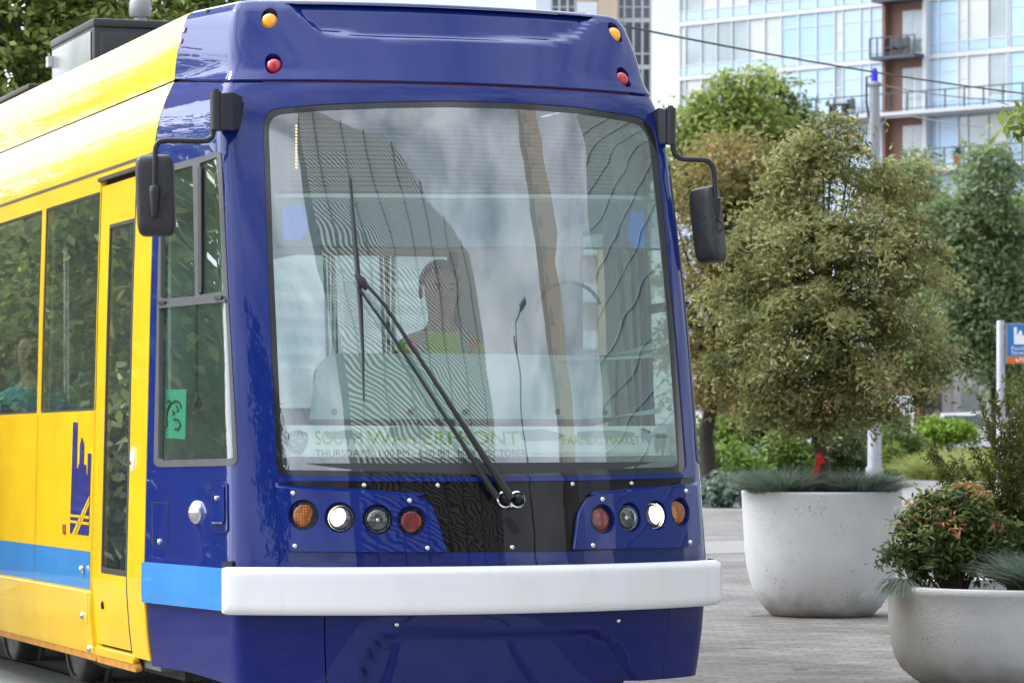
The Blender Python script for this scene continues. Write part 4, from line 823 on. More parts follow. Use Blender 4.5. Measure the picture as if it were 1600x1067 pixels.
# ------------------------------------------------------------------ people
def seg_d(P, a, b):
    a = np.array(a); b = np.array(b); d = b-a; t = np.clip(((P-a) @ d)/max(d @ d, 1e-9), 0, 1); return np.linalg.norm(P-(a+t[:, None]*d), axis=1)
def person(label, loc, rotz, pose, top, legs='trousers', hair='hair_dark', vest=False, group=None, turn=0):
    """local frame: faces -y, x to its left hand side in the picture; z up from the seat (sit) or ground (stand)"""
    V = []; R = []; E = []; B = []
    def v(p, r): V.append(p); R.append(r); return len(V)-1
    def chain(s, pts, m):
        k = s
        for p, r in pts:
            n = v(p, r); E.append((k, n)); B.append((V[k], V[n], m)); k = n
        return k
    z0 = .09 if pose == 'sit' else .90
    pel = v((0, 0, z0), .125)
    chest = chain(pel, [((0, -.01, z0+.17), .125), ((0, -.01, z0+.34), .135), ((0, 0, z0+.45), .115)], top)
    head = chain(chest, [((0, -.005, z0+.53), .055), ((0, -.015, z0+.60), .062), ((0, -.02, z0+.68), .088), ((0, -.012, z0+.76), .088), ((0, -.005, z0+.815), .055)], 'skin')
    hz = z0+.70
    for s in (-1, 1):
        sh = chain(chest, [((s*.17, 0, z0+.45), .062)], top)
        if pose == 'sit': arm = [((s*.22, -.05, z0+.20), .043, top), ((s*.17, -.28, z0+.14), .034, 'skin')]
        elif pose == 'phone' and s > 0: arm = [((s*.24, -.06, z0+.24), .043, top), ((s*.12, -.14, z0+.46), .033, 'skin')]
        else: arm = [((s*.23, .02, z0+.16), .043, top), ((s*.24, -.08, z0-.08), .032, 'skin')]
        k = sh
        for p, r, m in arm: k = chain(k, [(p, r)], m)
        d = Vector(V[k])-Vector(arm[0][0]); d.normalize(); w = Vector(V[k]); sd_ = d.cross(Vector((0, 0, 1))); 
        if sd_.length < .1: sd_ = Vector((1, 0, 0))
        sd_.normalize(); up = sd_.cross(d)
        pal = chain(k, [(tuple(w+d*.03), .026), (tuple(w+d*.085), .030)], 'skin')
        for f, (off, ln) in enumerate(((-.030, .062), (-.010, .074), (.010, .070), (.028, .055))):
            b0 = w+d*.085+sd_*off; chain(pal, [(tuple(b0+d*.02), .0095), (tuple(b0+d*ln*.6-up*.012), .0085), (tuple(b0+d*ln-up*.035), .007)], 'skin')
        t0 = w+d*.035-sd_*s*.03; chain(k+1, [(tuple(t0+d*.012), .0105), (tuple(t0+d*.045-sd_*s*.015-up*.01), .009), (tuple(t0+d*.068-sd_*s*.010-up*.02), .0075)], 'skin')
        if pose == 'sit': chain(pel, [((s*.09, -.06, z0-.01), .09), ((s*.11, -.44, z0+.02), .062), ((s*.11, -.46, z0-.22), .052), ((s*.11, -.43, z0-.43), .036), ((s*.11, -.55, z0-.47), .032)], legs)
        else: chain(pel, [((s*.09, 0, z0-.06), .09), ((s*.10, -.02*s, z0-.46), .056), ((s*.10, .06*s, z0-.83), .038), ((s*.10, .06*s-.13, z0-.87), .032)], legs)
    me = bpy.data.meshes.new('body'); me.from_pydata(V, E, []); o = bpy.data.objects.new('body', me); C.objects.link(o)
    md = o.modifiers.new('skin', 'SKIN'); md.use_smooth_shade = True
    for i, sv_ in enumerate(me.skin_vertices[0].data): sv_.radius = (R[i], R[i]*(.8 if i < 4 else 1)); sv_.use_root = (i == 0)
    s2 = o.modifiers.new('sub', 'SUBSURF'); s2.levels = s2.render_levels = 1
    dg = bpy.context.evaluated_depsgraph_get(); m2 = bpy.data.meshes.new_from_object(o.evaluated_get(dg)); bpy.data.objects.remove(o); bpy.data.meshes.remove(me); m2.name = 'person'
    mats = ['skin', top, legs, 'vest_lime', 'vest_orange', 'reflective_grey']; m2.materials.clear()
    for m in mats: m2.materials.append(M[m])
    P = np.array([p.center[:] for p in m2.polygons]); D = np.array([seg_d(P, a, b) for a, b, m in B]); best = D.argmin(0); ix = np.array([mats.index(B[b][2]) for b in best])
    if vest:
        t = (ix == 1) & (P[:, 2] > z0+.02) & (np.abs(P[:, 0]) < .21); ix[t] = 3; ax = np.abs(P[:, 0]); ix[t & (ax > .075) & (ax < .15)] = 4; ix[t & (ax > .095) & (ax < .125)] = 5
    m2.polygons.foreach_set('material_index', ix); m2.polygons.foreach_set('use_smooth', [True]*len(m2.polygons)); m2.update()
    root = bpy.data.objects.new('person', m2); C.objects.link(root); root.location = loc; root.rotation_euler = (0, 0, rotz); tag(root, label, 'person', group)
    h = MB(); n, mm = 20, 8; VV = []
    for i in range(mm+1):
        ph = math.pi/2*(1-i/mm*1.22)
        for k in range(n):
            th = 2*math.pi*k/n; front = max(0, -math.sin(th)); ph2 = max(ph, -.30+.42*abs(math.cos(th))+front*1.0)
            VV.append((.098*math.cos(ph2)*math.cos(th), .005+.112*math.cos(ph2)*math.sin(th), hz+.035+.118*math.sin(ph2)))
    h.add(VV, [(i*n+k, i*n+(k+1) % n, (i+1)*n+(k+1) % n, (i+1)*n+k) for i in range(mm) for k in range(n)], True); h.build('hair', hair, root)
    for s in (-1, 1):
        MB().sell((s*.034, -.096, hz+.01), (.011, .006, .0055), n=10, m=6).build('eye', 'eye_white', root); MB().sell((s*.034, -.103, hz+.01), (.0045, .003, .005), n=8, m=4).build('pupil', 'ink', root)
        MB().sell((s*.092, .0, hz), (.010, .022, .034), n=10, m=6).build('ear', 'skin', root); MB().sell((s*.034, -.096, hz+.032), (.020, .007, .004), n=8, m=4).build('eyebrow', hair, root)
    MB().tube([(0, -.098, hz+.012), (0, -.116, hz-.022), (0, -.10, hz-.032)], [.008, .016, .010], 8).build('nose', 'skin', root)
    MB().sell((0, -.096, hz-.060), (.024, .007, .006), n=10, m=4).build('mouth', 'skin', root)
    return root
def lw(p): return tuple(l2w(np.array(p, float)))
person('driver in lime and orange high visibility vest seated behind the windshield', lw((.17, 1.00, 1.26)), TH-.1, 'sit', 'shirt_red', hair='hair_grey', vest=True)
person('passenger in bright teal shirt seated at the side window', lw((-.80, 5.60, 1.08)), TH-.4, 'sit', 'shirt_teal')
person('passenger in grey green shirt sitting behind the teal shirt rider', lw((-.86, 6.35, 1.06)), TH+.4, 'sit', 'shirt_sage', hair='hair_grey')
person('dark haired rider in a pale shirt standing in the aisle beside the driver', lw((-.75, 2.05, .42)), TH+.2, 'stand', 'shirt_white')

# ------------------------------------------------------------------ ground
def sheet(name, P, z, m, kind='structure'): return tag(mesh(name, [(p[0], p[1], z) for p in P], [tuple(range(len(P)))], m), kind=kind)
def gp(px, py): Y = HC*F/(py-HZ); return ((px-800)*Y/F, Y)
sheet('ground', [(-700, -500), (700, -500), (700, 1200), (-700, 1200)], 0, 'paving_brick')
sheet('road', [(-60, 103), (140, 88), (140, 130), (-60, 150)], .004, 'asphalt')
sheet('sidewalk', [gp(900, 786), gp(1100, 783), gp(1372, 778), gp(1372, 741), gp(1620, 733), gp(1900, 737), gp(1900, 772), gp(1440, 779), gp(1420, 792), gp(1100, 799), gp(900, 802)], .004, 'pavement')
sheet('paving_band', [gp(800, 855), gp(1100, 846), gp(1600, 832), gp(1900, 826), gp(1900, 842), gp(1600, 850), gp(1100, 866), gp(800, 877)], .004, 'pavement')
sheet('planting_bed', [gp(800, 782), gp(1100, 779), gp(1368, 774), gp(1368, 739), gp(1620, 731), (40, 103), (-20, 118)], .008, 'soil')
# pale concrete slab that carries the curving tram track, rails let into it
def trk(off, t): # curve leaving the car towards its left rear
    y = -6+t*34; x = off-.0
    k = max(0, y-5.0); x2 = x-k*k*.035
    return x2, y
for nm, offs, zz_, m in (('track_slab', (-1.28, 1.28), .004, 'slab_concrete'),):
    V = []; n = 40
    for i in range(n+1):
        for o_ in offs:
            x, y = trk(o_, i/n); w = l2w(np.array([x, y, 0.])); V.append((w[0], w[1], zz_))
    tag(mesh(nm, V, [(2*i, 2*i+1, 2*i+3, 2*i+2) for i in range(n)], m), kind='structure')
for nm, o0, w_, zz_, m in (('rail_groove', -.74, .09, .008, 'dark_gap'), ('rail_groove', .66, .09, .008, 'dark_gap'), ('rail', -.715, .05, .012, 'wheel_steel'), ('rail', .685, .05, .012, 'wheel_steel')):
    V = []
    for i in range(41):
        for o_ in (o0, o0+w_):
            x, y = trk(o_, i/40); w = l2w(np.array([x, y, 0.])); V.append((w[0], w[1], zz_))
    tag(mesh(nm, V, [(2*i, 2*i+1, 2*i+3, 2*i+2) for i in range(40)], m), kind='structure')
# ------------------------------------------------------------------ foliage
rng = np.random.default_rng(11)
def fast(name, V, nper, material, parent, tint):
    me = bpy.data.meshes.new(name); n = len(V); f = n//nper
    me.vertices.add(n); me.vertices.foreach_set('co', V.astype(np.float32).ravel()); me.loops.add(n); me.loops.foreach_set('vertex_index', np.arange(n, dtype=np.int32))
    me.polygons.add(f); me.polygons.foreach_set('loop_start', np.arange(0, n, nper, dtype=np.int32)); me.polygons.foreach_set('loop_total', np.full(f, nper, np.int32)); me.update(calc_edges=True)
    me.materials.append(M[material]); a = me.attributes.new('tint', 'FLOAT', 'FACE'); a.data.foreach_set('value', tint.astype(np.float32))
    o = bpy.data.objects.new(name, me); C.objects.link(o)
    if parent: o.parent = parent
    return o
def unit(v): return v/(np.linalg.norm(v, axis=-1, keepdims=True)+1e-9)
def leaves(P, N, L, Wd_, jitter, rngs=rng):
    """one folded leaf face of four corners at every point"""
    n = len(P); nn = unit(N+rngs.normal(0, jitter, (n, 3))); d = unit(np.cross(nn, rngs.normal(0, 1, (n, 3)))); s = np.cross(nn, d)
    l = L*rngs.uniform(.65, 1.25, n)[:, None]; w = Wd_*rngs.uniform(.7, 1.2, n)[:, None]
    return np.stack([P-d*l*.5, P+s*w*.5-d*l*.05, P+d*l*.5-nn*l*.12, P-s*w*.5-d*l*.05], 1).reshape(-1, 3)
def crown_pts(blobs, nclump, nleaf, rc, flat=.45, shell=.55):
    vol = np.array([b[3]*b[4]*b[5] for b in blobs])**.75; pick = rng.choice(len(blobs), nclump, p=vol/vol.sum()); Bk = np.array(blobs)[pick]
    u = unit(rng.normal(0, 1, (nclump, 3))); r = (shell+(1-shell)*rng.random(nclump)**.7)
    inner = rng.random(nclump) < .22; r[inner] = rng.random(inner.sum())*.6
    c = Bk[:, :3]+u*r[:, None]*Bk[:, 3:6]; sz = rng.uniform(.6, 1.4, nclump)*rc
    k = np.repeat(np.arange(nclump), nleaf); g = rng.normal(0, .5, (len(k), 3)); g[:, 2] *= flat
    out = unit(u*[1, 1, .6]); g[:, 2] -= (g*out[k]).sum(1)*.45          # clumps droop outwards
    P = c[k]+g*sz[k][:, None]; N = unit(out[k]*.6+np.array([0, 0, .75]))
    return c, k, P, N
def tree(name, label, cat, base, trunk, blobs, nclump, nleaf, rc, L, Wd_, leaf, bark, group=None, limbs=16, r0=.1, flat=.45, shell=.55, spread=.13, twig=.006, jitter=.6, tb=0.):
    root = empty(name, base); tag(root, label, cat, group); b = Vector(base)
    c, k, P, N = crown_pts(blobs, nclump, nleaf, rc, flat, shell)
    ct = np.clip(rng.normal(.42+tb, .17, nclump), 0, 1); tint = np.clip(ct[k]+rng.normal(0, spread, len(k)), 0, 1)
    fast('crown', leaves(P, N, L, Wd_, jitter)-np.array(b), 4, leaf, root, tint)
    mb = MB(); T = [Vector(p) for p in trunk]; nT = len(T)
    mb.tube([p-b for p in T], [r0*(1-.55*i/(nT-1)) for i in range(nT)], 10)
    top = T[-1]; idx = rng.choice(len(c), min(limbs, len(c)), replace=False)
    for i in idx:
        e = Vector(c[i]); s = T[max(1, nT-1-int(rng.integers(0, 2)))]; m_ = s.lerp(e, .5)+Vector((0, 0, (e-s).length*.12)); q = s.lerp(m_, .5)+Vector(rng.normal(0, .04, 3))*(e-s).length
        mb.tube([s-b, q-b, m_-b, e-b], [r0*.36, r0*.26, r0*.16, twig], 6)
    mb.build('trunk', bark, root); return root
def pb(px, py, Y, rx, ry, rd=None, dY=0):
    p = at(px, py, Y+dY); s = Y/F; return (p.x, p.y, p.z, rx*s, (rd or rx)*s, ry*s)
def gnd(px, Y): p = at(px, HZ, Y); return (p.x, p.y, 0.)
P1 = gnd(1284, 25.3); P2 = gnd(1600, 18.5)
def planter(label, loc, prof, soil_z, soil_r):
    e = empty('planter', loc); tag(e, label, 'planter', None)
    MB().lathe(prof, n=72, cap0=True).build('bowl', 'planter_concrete', e)
    n = 40; V = [(0, 0, soil_z+.03)]+[(soil_r*math.cos(2*math.pi*i/n), soil_r*math.sin(2*math.pi*i/n), soil_z) for i in range(n)]; mesh('soil', V, [(0, 1+i, 1+(i+1) % n) for i in range(n)], 'soil', e); return e
planter('tall pale concrete planter bowl holding the big maple, behind the streetcar nose', P1, [(.36, .0), (.385, .012), (.44, .07), (.49, .15), (.53, .25), (.556, .36), (.57, .48), (.584, .70), (.594, .90), (.596, .914), (.590, .922), (.545, .922), (.535, .91), (.53, .80)], .84, .535)
planter('low pitted concrete planter cropped by the frame edge, in front with red tipped shrub', P2, [(.50, 0), (.54, .012), (.60, .05), (.66, .10), (.70, .17), (.722, .26), (.733, .40), (.738, .50), (.748, .52), (.752, .54), (.744, .556), (.70, .558), (.68, .55), (.67, .44)], .48, .68)
Y1 = 25.3
tree('maple_tree', 'large bushy maple with bronze green foliage growing in the tall concrete planter', 'tree', (P1[0], P1[1], .80), [(P1[0]-.02, P1[1], .80), (P1[0]+.01, P1[1], 1.1), (P1[0]-.05, P1[1]+.03, 1.45), (P1[0]+.03, P1[1], 1.9), (P1[0]+.06, P1[1], 2.3)],
     [pb(1290, 245, Y1, 78, 62), pb(1232, 300, Y1, 60, 60, dY=.1), pb(1375, 300, Y1, 72, 62, dY=.2), pb(1215, 395, Y1, 92, 72), pb(1320, 385, Y1, 115, 85, dY=-.3), pb(1418, 400, Y1, 62, 70), pb(1180, 490, Y1, 75, 65), pb(1290, 500, Y1, 125, 80, dY=-.35), pb(1405, 510, Y1, 75, 62), pb(1225, 590, Y1, 90, 60), pb(1340, 600, Y1, 105, 65, dY=-.3), pb(1430, 590, Y1, 45, 36), pb(1290, 655, Y1, 70, 30), pb(1205, 640, Y1, 50, 30), pb(1375, 650, Y1, 50, 26), pb(1315, 195, Y1, 26, 26), pb(1262, 215, Y1, 30, 28), pb(1440, 270, Y1, 26, 28), pb(1462, 440, Y1, 26, 30), pb(1465, 565, Y1, 26, 22), pb(1120, 455, Y1, 30, 30), pb(1128, 570, Y1, 34, 28), pb(1165, 340, Y1, 30, 34), pb(1440, 625, Y1, 30, 16)],
     520, 86, .165, .058, .021, 'maple_leaf', 'bark', limbs=90, r0=.062, spread=.13, twig=.003, shell=.3)
rg = MB(); rg.box((P1[0]-.04, P1[1]-.065, 1.10), (.045, .008, .20), Matrix.Rotation(.25, 3, 'Y')); rg.box((P1[0]-.02, P1[1]-.068, 1.16), (.05, .008, .08), Matrix.Rotation(-.4, 3, 'Y')); tg_ = rg.build('ribbon', 'red_tag', None); tag(tg_, 'red ribbon tied round the maple trunk just above the planter', 'ribbon')
Y2 = 58.
b2 = gnd(1112, Y2)
tree('maple_tree', 'rust tinged maple with leaning dark trunk behind the right mirror', 'tree', b2, [b2, at(1108, 740, Y2), at(1103, 680, Y2), at(1116, 610, Y2), at(1125, 540, Y2)],
     [pb(1150, 265, Y2, 85, 60), pb(1100, 330, Y2, 70, 60), pb(1190, 330, Y2, 70, 70), pb(1110, 430, Y2, 85, 70), pb(1190, 450, Y2, 70, 70), pb(1095, 540, Y2, 70, 60), pb(1165, 560, Y2, 75, 55), pb(1110, 610, Y2, 60, 35)],
     520, 50, .40, .13, .045, 'maple_leaf_dark', 'bark_dark', limbs=30, r0=.17, spread=.2, twig=.007)
Y3 = 76.; b3 = gnd(1188, Y3)
tree('broadleaf_tree', 'bright yellow green tree rising behind the maples, left of the slim dark ones', 'tree', b3, [b3, at(1187, 700, Y3), at(1180, 560, Y3), at(1160, 400, Y3), at(1150, 300, Y3)],
     [pb(1150, 150, Y3, 34, 42), pb(1190, 140, Y3, 26, 30), pb(1100, 190, Y3, 42, 44), pb(1075, 240, Y3, 30, 30), pb(1130, 240, Y3, 75, 60), pb(1190, 215, Y3, 55, 55), pb(1090, 290, Y3, 55, 50), pb(1230, 260, Y3, 40, 40), pb(1060, 200, Y3, 22, 22)],
     300, 46, .52, .18, .085, 'bright_leaf', 'bark_grey', limbs=60, r0=.12, spread=.2, twig=.008, shell=.5)
for px, lb in ((1213, 'slim dark tree top, taller of the pair beside the bright tree'), (1249, 'slim dark tree top nearest the blue topped pole')):
    Y = 82.; b = gnd(px, Y); hi = 150 if px == 1213 else 155
    tree('columnar_tree', lb, 'tree', b, [b, at(px, 600, Y), at(px+2, 400, Y), at(px, 230, Y)], [pb(px, hi, Y, 11, 28), pb(px, 195, Y, 20, 38), pb(px-2, 250, Y, 24, 45), pb(px+3, 330, Y, 26, 60)], 130, 36, .42, .20, .10, 'cool_leaf' if px > 1230 else 'dark_leaf', 'bark', limbs=10, r0=.07, group='slim dark trees behind the maples')
Y4 = 98.; b4 = gnd(1556, Y4)
tree('ash_tree', 'soft grey green tree with dark trunk left of the blue stop sign', 'tree', b4, [b4, at(1556, 690, Y4), at(1553, 600, Y4), at(1540, 520, Y4), at(1530, 430, Y4)],
     [pb(1545, 275, Y4, 42, 48), pb(1510, 345, Y4, 58, 50), pb(1570, 370, Y4, 52, 58), pb(1490, 430, Y4, 58, 50), pb(1545, 470, Y4, 65, 55), pb(1500, 530, Y4, 55, 45), pb(1560, 560, Y4, 55, 40), pb(1470, 350, Y4, 35, 40), pb(1605, 470, Y4, 40, 50)],
     480, 44, .66, .24, .085, 'cool_leaf', 'bark_dark', limbs=26, r0=.14, spread=.16, twig=.008)
Y5 = 101.; b5 = gnd(1640, Y5)
tree('ash_tree', 'yellowing tree at the right frame edge beyond the stop sign', 'tree', b5, [b5, at(1640, 640, Y5), at(1630, 540, Y5), at(1630, 450, Y5)],
     [pb(1600, 340, Y5, 40, 40), pb(1640, 400, Y5, 60, 80), pb(1595, 430, Y5, 35, 50), pb(1620, 530, Y5, 55, 60), pb(1595, 600, Y5, 32, 30)], 260, 36, .66, .24, .10, 'bush_leaf', 'bark_dark', limbs=16, r0=.14, spread=.2, twig=.008)
Y6 = 103.; b6 = gnd(1440, Y6)
tree('ash_tree', 'pale leafy tree peeping out between the big maple and the grey green tree', 'tree', b6, [b6, at(1440, 640, Y6), at(1442, 500, Y6), at(1440, 380, Y6)],
     [pb(1430, 270, Y6, 32, 36), pb(1455, 350, Y6, 50, 50), pb(1440, 450, Y6, 45, 55), pb(1400, 300, Y6, 30, 40), pb(1450, 560, Y6, 40, 45)], 240, 38, .62, .24, .09, 'cool_leaf', 'bark', limbs=16, r0=.13, spread=.2, tb=.12, twig=.008)
Y7 = 22.5; b7 = gnd(1790, Y7)
tree('broadleaf_tree', 'green leaf spray hanging into the upper right corner of the view', 'tree', b7, [b7, at(1785, 700, Y7), at(1780, 450, Y7), at(1770, 260, Y7)],
     [pb(1592, 178, Y7, 26, 24), pb(1630, 190, Y7, 45, 42), pb(1720, 160, Y7, 100, 80), pb(1820, 100, Y7, 110, 90)], 190, 24, .16, .085, .045, 'street_leaf', 'bark_grey', limbs=24, r0=.10, shell=.3, twig=.004)
# street trees behind and left of the streetcar (they also mirror in its side windows)
for i, (px, Y, s_, dz, lb) in enumerate(((40, 30., 1.25, 0, 'leafy street tree directly above the roof of the yellow body, left corner'), (290, 36., 1.0, 0, 'street tree behind the grey roof boxes and the catenary mast'))):
    b = gnd(px, Y); k = 178*30/Y
    q = lambda a, e, rx, ry: pb(px+a, e, Y, rx*s_, ry*s_)
    tree('street_tree', lb, 'tree', b, [b, at(px, 500, Y), at(px, 260, Y), at(px+5, 120, Y)], [q(0, 20, 110, 90), q(-95, 90, 80, 80), q(70, 60, 85, 70), q(-40, -100, 110, 90), q(80, -90, 90, 80), q(-150, 10, 80, 90), q(-60, 170, 100, 60), q(120, 10, 60, 60)], 230, 52, .36, .105, .056, 'street_leaf', 'bark_grey', limbs=22, r0=.15, group='street trees left of the streetcar', spread=.2, shell=.45, twig=.008)
for i, (x, y, h, lb) in enumerate(((-9.5, 27, 6.5, 'street tree far left of the frame, nearest to the streetcar door'), (-13.5, 33, 7.5, 'street tree far left, second from the streetcar'), (-17, 40, 8, 'street tree far left, third in the row'), (-7.2, 20, 4.6, 'street tree left of the frame beside the camera side of the row'), (-22, 48, 9, 'street tree at the distant end of the left row'))):
    tree('street_tree', lb, 'tree', (x, y, 0), [(x, y, 0), (x, y, 1.6), (x+.1, y, 3.2), (x, y, h*.75)], [(x, y, 2.0, 1.2, 1.2, .8), (x, y, h*.8, 1.6, 1.6, 1.3), (x-1, y+.5, h*.55, 1.5, 1.5, 1.2), (x+1, y-.4, h*.58, 1.5, 1.4, 1.2), (x+.3, y+1, h*.4, 1.6, 1.4, .9), (x-.2, y-1, h*.42, 1.4, 1.4, .9)], 330, 40, .45, .15, .075, 'street_leaf', 'bark_grey', limbs=14, r0=.14, group='street trees left of the streetcar', spread=.2, twig=.01)
for i, (x, y, sx, sy, h, lb) in enumerate(((-16, 44, 5, 3, 2.6, 'tall dark hedge added out of view far left behind the street tree trunks'), (-27, 62, 8, 4, 3.6, 'long dark hedge added out of view at the distant end of the left row'), (-10, 30, 3.5, 2, 2.0, 'dark hedge added out of view far left nearest to the streetcar'), (-12.5, 23.5, 3.2, 1.6, 3.0, 'tall dark shrub mass added left of the frame to darken the cab window reflection'))):  # dark masses added out of view to block bright sky in the side reflections
    tree('hedge', lb, 'hedge', (x, y, 0), [(x, y, 0), (x, y, .4), (x, y, h*.6)], [(x-sx*.55, y+sy*.5, h*.5, sx*.6, sy*.6, h*.52), (x, y, h*.5, sx*.6, sy*.6, h*.55), (x+sx*.55, y-sy*.5, h*.5, sx*.6, sy*.6, h*.5)], 330, 30, .6, .2, .11, 'dark_leaf', 'bark', limbs=8, r0=.08, twig=.01)
# shrubs, hedges, beds
def shrub(label, px, py, Y, rx, ry, leaf, ncl=90, nl=34, L=.12, Wl=.06, name='shrub', cat='shrub', group=None, rc=.25, tb=0., blobs=None):
    b = gnd(px, Y); bl = blobs or [pb(px, py, Y, rx, ry), pb(px-rx*.5, py+ry*.35, Y, rx*.6, ry*.65), pb(px+rx*.5, py+ry*.3, Y, rx*.6, ry*.7)]
    return tree(name, label, cat, b, [b, (b[0], b[1], .25), (b[0]+.02, b[1], max(.3, bl[0][2]*.7))], bl, ncl, nl, rc, L, Wl, leaf, 'bark', group, limbs=8, r0=.05, flat=.7, spread=.18, tb=tb)
shrub('rounded green shrub beside the leaning dark trunk', 1122, 672, 67., 38, 26, 'bush_leaf', 110)
shrub('dark shrub mass behind the grey trunk', 1200, 645, 74., 70, 55, 'dark_leaf', 150, L=.16, Wl=.09)
shrub('yellow green shrub low beside the streetcar windshield edge', 1095, 722, 61., 26, 36, 'bush_leaf', 90)
shrub('mid green shrub between the streetcar and the grey trunk', 1145, 722, 62., 42, 34, 'bush_leaf', 110)
shrub('dense shrub just right of the grey trunk', 1228, 712, 63., 42, 42, 'bush_leaf', 120, tb=-.1)
shrub('shrub hidden low behind the maple trunk', 1310, 705, 88., 50, 46, 'dark_leaf', 120)
shrub('blue green ground plant at the edge of the walk', 1128, 766, 56., 26, 12, 'fescue', 50, L=.14, Wl=.08, name='hosta_plant', cat='plant')
shrub('dark green shrub right of the grey pole base', 1402, 690, 90., 36, 44, 'bush_leaf', 130, tb=-.12)
shrub('small bright shrub at the foot of the grey pole', 1392, 722, 88., 22, 26, 'bush_leaf', 70)
shrub('clipped bright yellow green hedge in front of the white car', 1480, 668, 92., 42, 17, 'hedge_leaf', 190, name='hedge', cat='hedge', L=.13, blobs=[pb(1458, 671, 92., 22, 16), pb(1484, 673, 92., 24, 14), pb(1508, 676, 92., 18, 12)])
shrub('dark evergreen shrub filling the gap below the big maple crown', 1345, 690, 95., 60, 40, 'dark_leaf', 130, L=.16, Wl=.09)
def blades(P, base_dir, L, w, bend, n=4):
    """tapered arching blades: strips of n-1 quads"""
    m = len(P); d = unit(base_dir); s = unit(np.cross(d, np.array([0, 0, 1.])+rng.normal(0, .3, (m, 3)))); pts = []; l = L*rng.uniform(.6, 1.15, m); out = unit(d*[1, 1, 0.01])
    for i in range(n+1):
        t = i/n; c = P+d*(l*t)[:, None]+out*(min(bend, .9)*l*t*t*.5)[:, None]-np.array([0, 0, 1.])*(bend*l*t**2.2*.55)[:, None]; pts.append((c, s*w*(1-t)**.7*.5+s*w*.03))
    Q = []
    for i in range(n):
        (a, sa), (b, sb_) = pts[i], pts[i+1]; Q.append(np.stack([a-sa, a+sa, b+sb_, b-sb_], 1))
    return np.stack(Q, 1).reshape(-1, 3), n
def tuft(label, c, r, L, n, w=.006, bend=.8, mat_='fescue', lean=(0, 0, 0), group='fescue tufts in the planters', up=.9, tl=(.05, .95)):
    a = rng.uniform(0, 2*math.pi, n); rr = r*np.sqrt(rng.random(n)); P = np.stack([rr*np.cos(a), rr*np.sin(a), 0*a], 1)
    tilt = rng.uniform(*tl, n); d = np.stack([np.cos(a)*tilt, np.sin(a)*tilt, np.full(n, up)], 1)+np.array(lean)
    V, k = blades(P, d, L, w, bend); t = np.repeat(np.clip(rng.normal(.5, .2, n), 0, 1), k)
    o = fast('grass_tuft', V, 4, mat_, None, t); o.location = c; return tag(o, label, 'grass', group)
def rim(P, a, r, z): return (P[0]+r*math.cos(a), P[1]+r*math.sin(a), z)
tuft('blue green fescue tuft spilling over the left rim of the tall planter', (P1[0]-.33, P1[1]-.22, .86), .15, .34, 2600, lean=(-.12, -.05, 0), bend=.6)
tuft('blue green fescue tuft on the right side of the tall planter', (P1[0]+.27, P1[1]-.24, .86), .16, .31, 2600, lean=(.1, -.05, 0), bend=.6)
tuft('small fescue tuft beside the maple trunk at the back of the tall planter', (P1[0]+.05, P1[1]+.2, .86), .12, .28, 800)
tuft('fescue tuft hanging down over the left rim of the low planter', (P2[0]-.70, P2[1]-.24, .56), .05, .17, 520, w=.005, bend=2.0, lean=(-.2, -.25, 0), up=.5, tl=(.0, .35))
tuft('large fescue tuft at the right of the low planter', (P2[0]+.04, P2[1]-.40, .52), .15, .33, 3000, bend=.6)
# ornamental grass bed
n = 15000; q = rng.random((n, 2)); gx0, gx1 = 1436, 1600
Yg = 80+22*q[:, 0]; X = (gx0+(gx1-gx0)*q[:, 1]-800)*Yg/F; P = np.stack([X, Yg, 0*X], 1); cl = rng.integers(0, 160, n); cc = np.stack([(gx0+(gx1-gx0)*rng.random(160)), 80+22*rng.random(160)], 1)
P = np.stack([(cc[cl, 0]-800)*cc[cl, 1]/F+rng.normal(0, .22, n), cc[cl, 1]+rng.normal(0, .22, n), 0*X], 1)
d = np.stack([rng.normal(0, .5, n), rng.normal(0, .5, n), np.ones(n)], 1); V, k = blades(P, d, 1.05, .03, .8)
go = fast('ornamental_grass', V, 4, 'gold_grass', None, np.repeat(np.clip(rng.normal(.5, .22, n), 0, 1), k)); tag(go, 'pale golden ornamental grass bed along the far walk', 'grass', kind='stuff')
# nandina with red tips and the feathery juniper, both in the low planter
YN = 18.35; bN = (P2[0]-.38, P2[1]-.1, .5)
root = empty('nandina_shrub', bN); tag(root, 'leafy green shrub with coral red tips in the low planter', 'shrub')
bl = [pb(1470, 835, YN, 66, 56), pb(1505, 800, YN, 56, 44), pb(1440, 880, YN, 40, 26), pb(1520, 865, YN, 48, 40), pb(1425, 815, YN, 26, 32), pb(1450, 785, YN, 24, 18), pb(1400, 870, YN, 20, 22), pb(1555, 840, YN, 40, 50)]
c, k, P, N = crown_pts(bl, 330, 32, .075, .6, .4); ct = rng.normal(.38, .14, len(c)); hi_ = (c[:, 2] > at(0, 828, YN).z) & (rng.random(len(c)) < .5); ct[hi_] += .40
fast('foliage', leaves(P, N, .052, .018, .55)-np.array(bN), 4, 'nandina_leaf', root, np.clip(ct[k]+rng.normal(0, .09, len(k)), 0, 1))
mb = MB()
for i in rng.choice(len(c), 46, replace=False): e = Vector(c[i])-Vector(bN); mb.tube([(e.x*.2, e.y*.2, 0), (e.x*.5, e.y*.5, e.z*.5), e], [.008, .005, .002], 5)
mb.build('stems', 'bark', root)
bJ = (P2[0]+.0, P2[1]+.15, .5); root = empty('juniper_shrub', bJ); tag(root, 'tall feathery olive green juniper at the right of the low planter', 'shrub')
mb = MB(); LP = []; LN = []; LD = []
